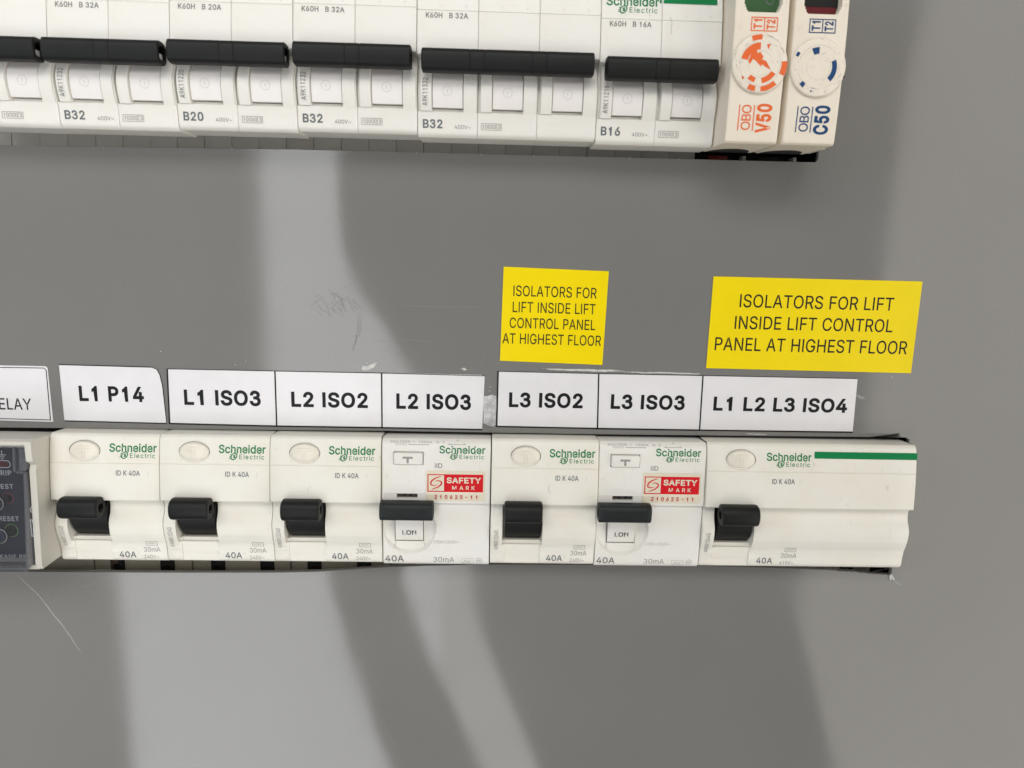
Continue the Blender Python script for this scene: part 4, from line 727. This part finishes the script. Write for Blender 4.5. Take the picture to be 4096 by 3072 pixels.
# ------------------------------------------------------------------ surge arresters
def arrester(x, ink, word, label, which):
    t = thing('surge_arrester', label, 'surge arrester', (x, -23, 138.4), 'cream plug-in surge arresters')
    W = 15.4
    SP = [(0, -.9), (.5, -.3), (1.2, -.1), (8, .4), (16, .75), (24, 1.0), (32, .9), (40, .5), (46, .2)]
    def sp(z):
        for (a, b), (c, d) in zip(SP, SP[1:]):
            if z <= c: return b+(d-b)*(z-a)/(c-a)
        return SP[-1][1]
    def f(a, z):
        p = sp(z)-edge(a, W, .4)
        # viewing window: rounded opening
        if z > 35.3:
            cxw = 7.9; hw = 5.15 if z > 38 else 3.9+1.25*math.sin(math.pi/2*(z-35.3)/2.7)
            if abs(a-cxw) < hw: return p-3.2
        return p
    xs = lines([0, .08, .4, 2.5, 13.3, W-.4, W-.08, W], .33); zs = lines([0, .5, 1.2, 8, 35.25, 35.35, 38, 46], .4)
    hf('plug_cover', xs, zs, f, 22.5, M['cream'], t, 32)
    box('base_housing', W+.02, 17.35, 10.5, 22, .2, 46, M['grey_side'], t)
    pfs = lambda a, z: sp(z)
    if which == 'V':
        box('viewing_pane', 2.8, 13.0, 1.2, 1.6, 35.5, 46, M['green_flag'], t)
        prints('pane_mark', [arc(10.3, 39, .95, 1.15, a, a+20, 1) for a in range(0, 360, 20)], M['ink'], t, None, 1.2, .05)
    else:
        box('viewing_pane', 2.8, 13.0, 1.6, 2.0, 35.5, 46, M['void'], t)
        box('indicator_flag', 3.6, 12.4, 1.1, 1.5, 35.5, 37.6, M['wine'], t)
    cx, cz = (7.95, 21.55) if which == 'V' else (7.85, 21.0)
    d = disc('dial', cx, cz, 8.0, 8.05, -.75, .85, M['cream'], t, 56, bev=.4)
    yd = -1.60
    prints('dial_groove', [arc(cx, cz, r, r+.07, a, a+9, 1) for r in (5.85, 3.4) for a in range(0, 360, 9) if random.random() < .75], M['ink_vfaint'], d, None, yd, .03)
    wear = []
    for k in range(46):
        rr, aa, ll = random.choice((random.uniform(6.1, 7.8), random.uniform(1, 6))), random.uniform(0, 360), random.uniform(2, 16)
        wear.append(arc(cx, cz, rr, rr+random.uniform(.05, .16), aa, aa+ll, 3))
    prints('dial_wear', wear, M['ink_vfaint'], d, None, yd, .035)
    prints('dial_wear', [arc(cx+rr*math.cos(aa), cz+rr*math.sin(aa), 0, random.uniform(.06, .17), 0, 300, 5) for rr, aa in [(random.uniform(5.5, 7.8), random.uniform(2.4, 5.2)) for k in range(9)]], M['ink'], d, None, yd, .045)
    if which == 'C': prints('dial_wear', [[(cx+7.3, cz-1.2), (cx+7.9, cz-2.4), (cx+7.5, cz-2.9), (cx+7.0, cz-2.3)]], M['screw'], d, None, yd+.2, .1)
    if which == 'V':
        A = [(6.3, 7.7, 89, 113), (6.2, 7.8, -24, 6), (6.2, 7.6, -84, -47), (6.1, 7.6, -115, -97), (3.9, 5.3, -128, -104), (3.9, 5.4, -80, -30), (3.7, 5.6, 92, 168)]
        ps = [arc(cx, cz, *a) for a in A]
        k = 1/30.9; B = [(1100, 510), (1125, 470), (1150, 455), (1160, 492), (1185, 480), (1215, 520), (1205, 543), (1240, 552), (1262, 582), (1287, 624), (1242, 604), (1207, 582), (1200, 602), (1150, 556), (1125, 540), (1100, 585), (1085, 560)]
        prints('dial_mark', ps, ink, d, None, yd, .04)
        prints('dial_mark', [[(cx+(a-1190)*k, cz-(b-575)*k) for a, b in B]], ink, d, None, yd, .055)
        prints('dial_mark', [[(cx+1.6, cz+5.1), (cx+2.7, cz+5.2), (cx+2.3, cz+4.4), (cx+2.2, cz+3.7), (cx+1.8, cz+4.3)], [(cx-5.0, cz-3.3), (cx-4.3, cz-3.9), (cx-4.2, cz-3.6), (cx-4.6, cz-4.6), (cx-4.9, cz-4.0)]], ink, d, None, yd, .04)
    else:
        A = [(3.6, 5.4, 92, 116), (6.6, 7.5, 147, 157), (3.9, 5.3, -45, 24), (5.6, 6.9, -138, -126), (6.4, 6.9, -106, -102)]
        prints('dial_mark', [arc(cx, cz, *a) for a in A], ink, d, None, yd, .04)
    # writing, all turned to read upwards
    ax = 4.75 if which == 'V' else 4.35
    fr = frame(ax, ax+7.6, 30.2, 34.0, .28)+[rect(ax+3.66, ax+3.94, 30.45, 33.7)]
    prints('type_frame', fr, ink, t, pfs, 0, .07)
    text('T1', ax+.7, ax+3.2, 30.8, 33.4, ink, t, pfs, rot=1, bold=.03)
    text('T2', ax+4.4, ax+6.9, 30.8, 33.4, ink, t, pfs, rot=1, bold=.03)
    ox = 3.3
    text('OBO', ox+.9, ox+3.7, 3.6, 10.5, ink, t, pfs, rot=1, bold=.008, space=.9)
    prints('logo_line', [rect(ox, ox+.32, 3.4, 10.5), rect(ox+4.3, ox+4.62, 3.4, 10.5)], ink, t, pfs, 0, .07)
    text(word, 8.5, 13.0, 2.9, 10.9, ink, t, pfs, rot=1, bold=.034)
    # black plate put in for the shade of scalloped terminal openings under the housing
    n = 14; vs = []; 
    el = [(7.6+6.6*math.cos(math.pi*i/n), 22.4-9.0*math.sin(math.pi*i/n)) for i in range(n+1)]
    vs = [(a, b, -.06) for a, b in el]+[(a, b, .3) for a, b in el]; m_ = n+1
    fs = [tuple(range(m_)), tuple(range(2*m_-1, m_-1, -1))]+[(i, (i+1) % m_, m_+(i+1) % m_, m_+i) for i in range(m_)]
    raw('opening_shade', vs, fs, M['void'], t)
    box('terminal_wall', 15.2, 16.4, 29.5, 45, -14, -.2, M['grey_side'], t, .2)
    box('terminal_clamp', 3.0, 12.6, 30.5, 45, -14, -2.6, M['grey_side'], t, .2)
    box('terminal_insert', 4.3, 10.8, 31.5, 44, -2.5, -.1, M['rust'] if which == 'V' else M['void'], t, .1)
    box('rear_shade', .3, 17.2, 33, 46, -16, 0, M['void'], t)  # black block carrying the darkness behind the clamps
    return t
arrester(210.3, M['orange'], 'V50', 'cream surge arrester with orange lettering V50 and worn orange dial', 'V')
arrester(227.3, M['blue'], 'C50', 'cream surge arrester with navy lettering C50 at the right end of the upper row', 'C')

# ------------------------------------------------------------------ earth leakage relay at the left edge
rl = thing('leakage_relay', 'grey earth leakage relay with navy face under a clear cover, cut by the left edge', 'relay', (0, -19, 0))
# side wall: one extruded outline (y,z) with the notch the photo shows
def slab(name, yz, x0, x1, m, parent):
    n = len(yz); vs = [(x0, y, z) for y, z in yz]+[(x1, y, z) for y, z in yz]
    return raw(name, vs, [tuple(range(n)), tuple(range(2*n-1, n-1, -1))]+[(i, (i+1) % n, n+(i+1) % n, n+i) for i in range(n)], m, parent)
side = [(0, 43.6), (0, 37.3), (1.6, 36.2), (1.9, 35.6), (1.2, 34), (-.6, 3.2), (-.2, 1.4), (19, 1.4), (19, 41.9), (1.4, 44.2)]
slab('side_wall', side, -1.7, .3, M['grey_side'], rl)
slab('upper_hood', [(0, 43.6), (1.2, 44.2), (19, 41.9), (19, 39), (2.2, 41.0), (0, 42.6)], -60, -1.7, M['grey_side'], rl)
slab('lower_lip', [(-.6, 1.4), (-.2, 2.6), (19, 2.6), (19, .6), (1, .6)], -60, -1.7, M['grey_side'], rl)
box('front_plate', -60, -1.75, 5.2, 10, 1.2, 41.5, M['navy_plate'], rl)
disc('side_rivet', 0, 0, .1, .1, 0, .05, M['grey_side'], rl) if 0 else None
fp = 5.2
def rt(s, x0, x1, z0, z1, b=.010, sp=1.05): text(s, x0, x1, z0, z1, M['plate_white'], rl, None, fp, bold=b, space=sp, lift=.05)
rt('TRIP', -15.0, -10.0, 30.9, 32.6); rt('TEST', -15.3, -9.9, 26.4, 28.0); rt('RESET', -15.6, -9.2, 15.4, 17.0); rt('LEAKAGE RE', -20.5, -8.1, 2.45, 3.8)
prints('earth_symbol', [rect(-12.5, -12.2, 37.9, 39.2), rect(-13.6, -11.1, 37.6, 37.9), rect(-13.2, -11.5, 37.0, 37.25), rect(-12.8, -11.9, 36.4, 36.65)], M['plate_white'], rl, None, fp, .05)
prints('lamp_outline', [arc(-11.2, 34.7, 1.05, 1.3, a, a+15, 1) for a in range(-90, 90, 15)]+[rect(-16, -11.2, 35.75, 36.0), rect(-16, -11.2, 33.4, 33.65)], M['plate_white'], rl, None, fp, .05)
prints('trip_lamp', [rect(-16, -11, 33.75, 35.6)], M['wine'], rl, None, fp, .04)
mr = mat('red_ring', (.36, .03, .06), .4); mg = mat('green_ring', (.22, .50, .10), .4)
for cz, mm, r in ((23.2, mr, 1.95), (12.1, mg, 2.25)):
    prints('button_ring', [arc(-12.0, cz, r-.22, r, a, a+12, 1) for a in range(0, 360, 12)], mm, rl, None, fp, .05)
    disc('push_button', -12.0, cz, r-.75, r-.75, fp, 1.4, M['black'], rl, 30)
    disc('push_button', -14.3, cz-.9, 2.2, 2.2, fp-1.2, 2.2, M['button_navy'], rl, 36)
    prints('button_collar', [arc(-14.3, cz-.9, 2.2, 2.55, a, a+12, 1) for a in range(0, 360, 12)], M['grey_side'], rl, None, fp-2.6, .05)
box('terminal_block', -60, .2, 29, 50, -32, 1, M['grey_shaded'], rl)
box('terminal_insert', 6.5, 9.5, 28.6, 31, -16, -8.2, M['rust_brown'], rl, .2)
# clear hinged cover, slightly ajar at its lower edge
cv = bpy.data.objects.new('clear_cover', None)
def cover(name, x0, x1, z0, z1, t0, t1):
    """slab between z0 (lower, nearer) and z1 (upper)"""
    yb = lambda z: -3.6 + 4.6*(z-1.8)/41
    vs = []
    for z in (z0, z1):
        for x in (x0, x1):
            for tt in (t0, t1): vs.append((x, yb(z)+tt, z))
    return raw(name, vs, [(0, 1, 3, 2), (4, 6, 7, 5), (0, 2, 6, 4), (1, 5, 7, 3), (0, 4, 5, 1), (2, 3, 7, 6)], 'clear', rl)
c0 = cover('clear_cover', -60, -2.4, 1.9, 42.4, 0, .8)
for nm, a in (('cover_edge', (-3.4, -2.5, 2.9, 33.4, .85, 6)), ('cover_edge', (-6.6, -5.7, 33.6, 42.2, .85, 4.5)), ('cover_edge', (-60, -3.4, 2.0, 2.85, .85, 5)), ('cover_edge', (-5.7, -3.5, 33.0, 33.7, .85, 5)), ('cover_edge', (-60, -2.6, 41.6, 42.3, .85, 3.5)), ('cover_edge', (-4.6, -2.6, 34, 41, .85, 3))):
    o = cover(nm, *a); o.parent = c0; o.data.materials.clear(); o.data.materials.append(M['clear_rim_glint'])
M['cover_print'] = thin('cover_etching', (.7, .7, .7), .55)
prints('circuit_symbol', stroke([(-2.2, 12.5), (-2.2, 18)], .2)+stroke([(-1.6, 12.5), (-1.6, 15), (-1.2, 16.3), (-1.7, 17.4), (-1.2, 18.5)], .2)+stroke([(-2.4, 18), (-1.0, 18)], .2)+stroke([(-2.4, 12.5), (-1.0, 12.5)], .2)+stroke([(-1.6, 20.5), (-1.9, 21.5), (-1.2, 22.5)], .2), M['plate_white'], rl, None, .2, .3)

# ------------------------------------------------------------------ what the gloss of the panel mirrors: added stand-ins and a person behind the viewer
def glow(name, col, st):
    m = bpy.data.materials.new(name); m.use_nodes = True; b = m.node_tree.nodes['Principled BSDF']
    b.inputs['Base Color'].default_value = (0, 0, 0, 1); b.inputs['Emission Color'].default_value = (*col, 1); b.inputs['Emission Strength'].default_value = st; return m
gl2 = glow('board_glow_right', (.99, .99, .95), 2.7)
win = box('glow_board', -800, 30, -1560, -1550, -1500, 700, glow('board_glow', (.97, .985, 1), 3.7))  # added glowing board, stands in for the unseen bright source of the bands
wp = box('glow_board_right', 33, 420, -1560, -1550, -1500, 700, gl2, win)  # weaker added board, split off to dim the second pale band
tag(win, 'added glowing board mirrored as the pale bands in the grey panel', 'glow board')
dr = box('occluder', -1500, -381, -1500, -1400, -520, 900, mat('occluder_grey', (.16, .16, .16), .7), bev=3)  # unseen block added to cut the left edge of the pale band
tag(dr, 'dark grey cupboard added unseen to bound the pale band in the panel on its left', 'occluder')
col_ = box('right_occluder', 20, 1040, -1530, -1440, -330, 900, mat('right_occluder_grey', (.16, .16, .16), .7), bev=3)  # unseen block added to keep the upper right reflection dark
tag(col_, 'dull grey block added unseen to darken the panel right of the pale band', 'column')
def figure(name, chains, m):
    """one closed body surface grown round chains of (x, y, z, radius)"""
    bm = bmesh.new()
    for ch in chains:
        for (x0, y0, z0, r0), (x1, y1, z1, r1) in zip(ch, ch[1:]):
            n = max(2, int(math.dist((x0, y0, z0), (x1, y1, z1))/22))
            for i in range(n+1):
                t = i/n; t2 = t*t*(3-2*t)
                mt = Matrix.Translation(Vector((x0+(x1-x0)*t, y0+(y1-y0)*t, z0+(z1-z0)*t))*S) @ Matrix.Diagonal((1, .75, 1, 1))
                bmesh.ops.create_icosphere(bm, subdivisions=2, radius=(r0+(r1-r0)*t2)*S, matrix=mt)
    me = bpy.data.meshes.new(name); bm.to_mesh(me); bm.free()
    o = link(name, me, m)
    rm = o.modifiers.new('r', 'REMESH'); rm.mode = 'VOXEL'; rm.voxel_size = .016; rm.use_smooth_shade = True
    sm = o.modifiers.new('s', 'SMOOTH'); sm.iterations = 4
    return o
yb = -650
pe = figure('person', [
    [(75, yb, 255, 100), (72, yb, 190, 116), (72, yb, 110, 112), (95, yb, 40, 92), (125, yb, -40, 82), (175, yb, -110, 100), (260, yb, -210, 150), (330, yb, -330, 208), (385, yb, -480, 203), (440, yb, -640, 200), (480, yb, -900, 200)],
    [(110, yb, -120, 70), (20, yb+10, -210, 60), (-14, yb+20, -300, 50), (20, yb+20, -420, 53), (70, yb+20, -560, 60), (112, yb+10, -690, 66), (170, yb, -820, 60)]], M['dark_cloth'])
tag(pe, 'person in dark clothes mirrored as the dark shape in the grey panel', 'person')

for o in bpy.data.objects:
    if o.type == 'MESH' and o.name.split('.')[0] in ('pencil_mark', 'scratch'): o.visible_shadow = True
scene.cycles.max_bounces = 6
scene.cycles.transparent_max_bounces = 12
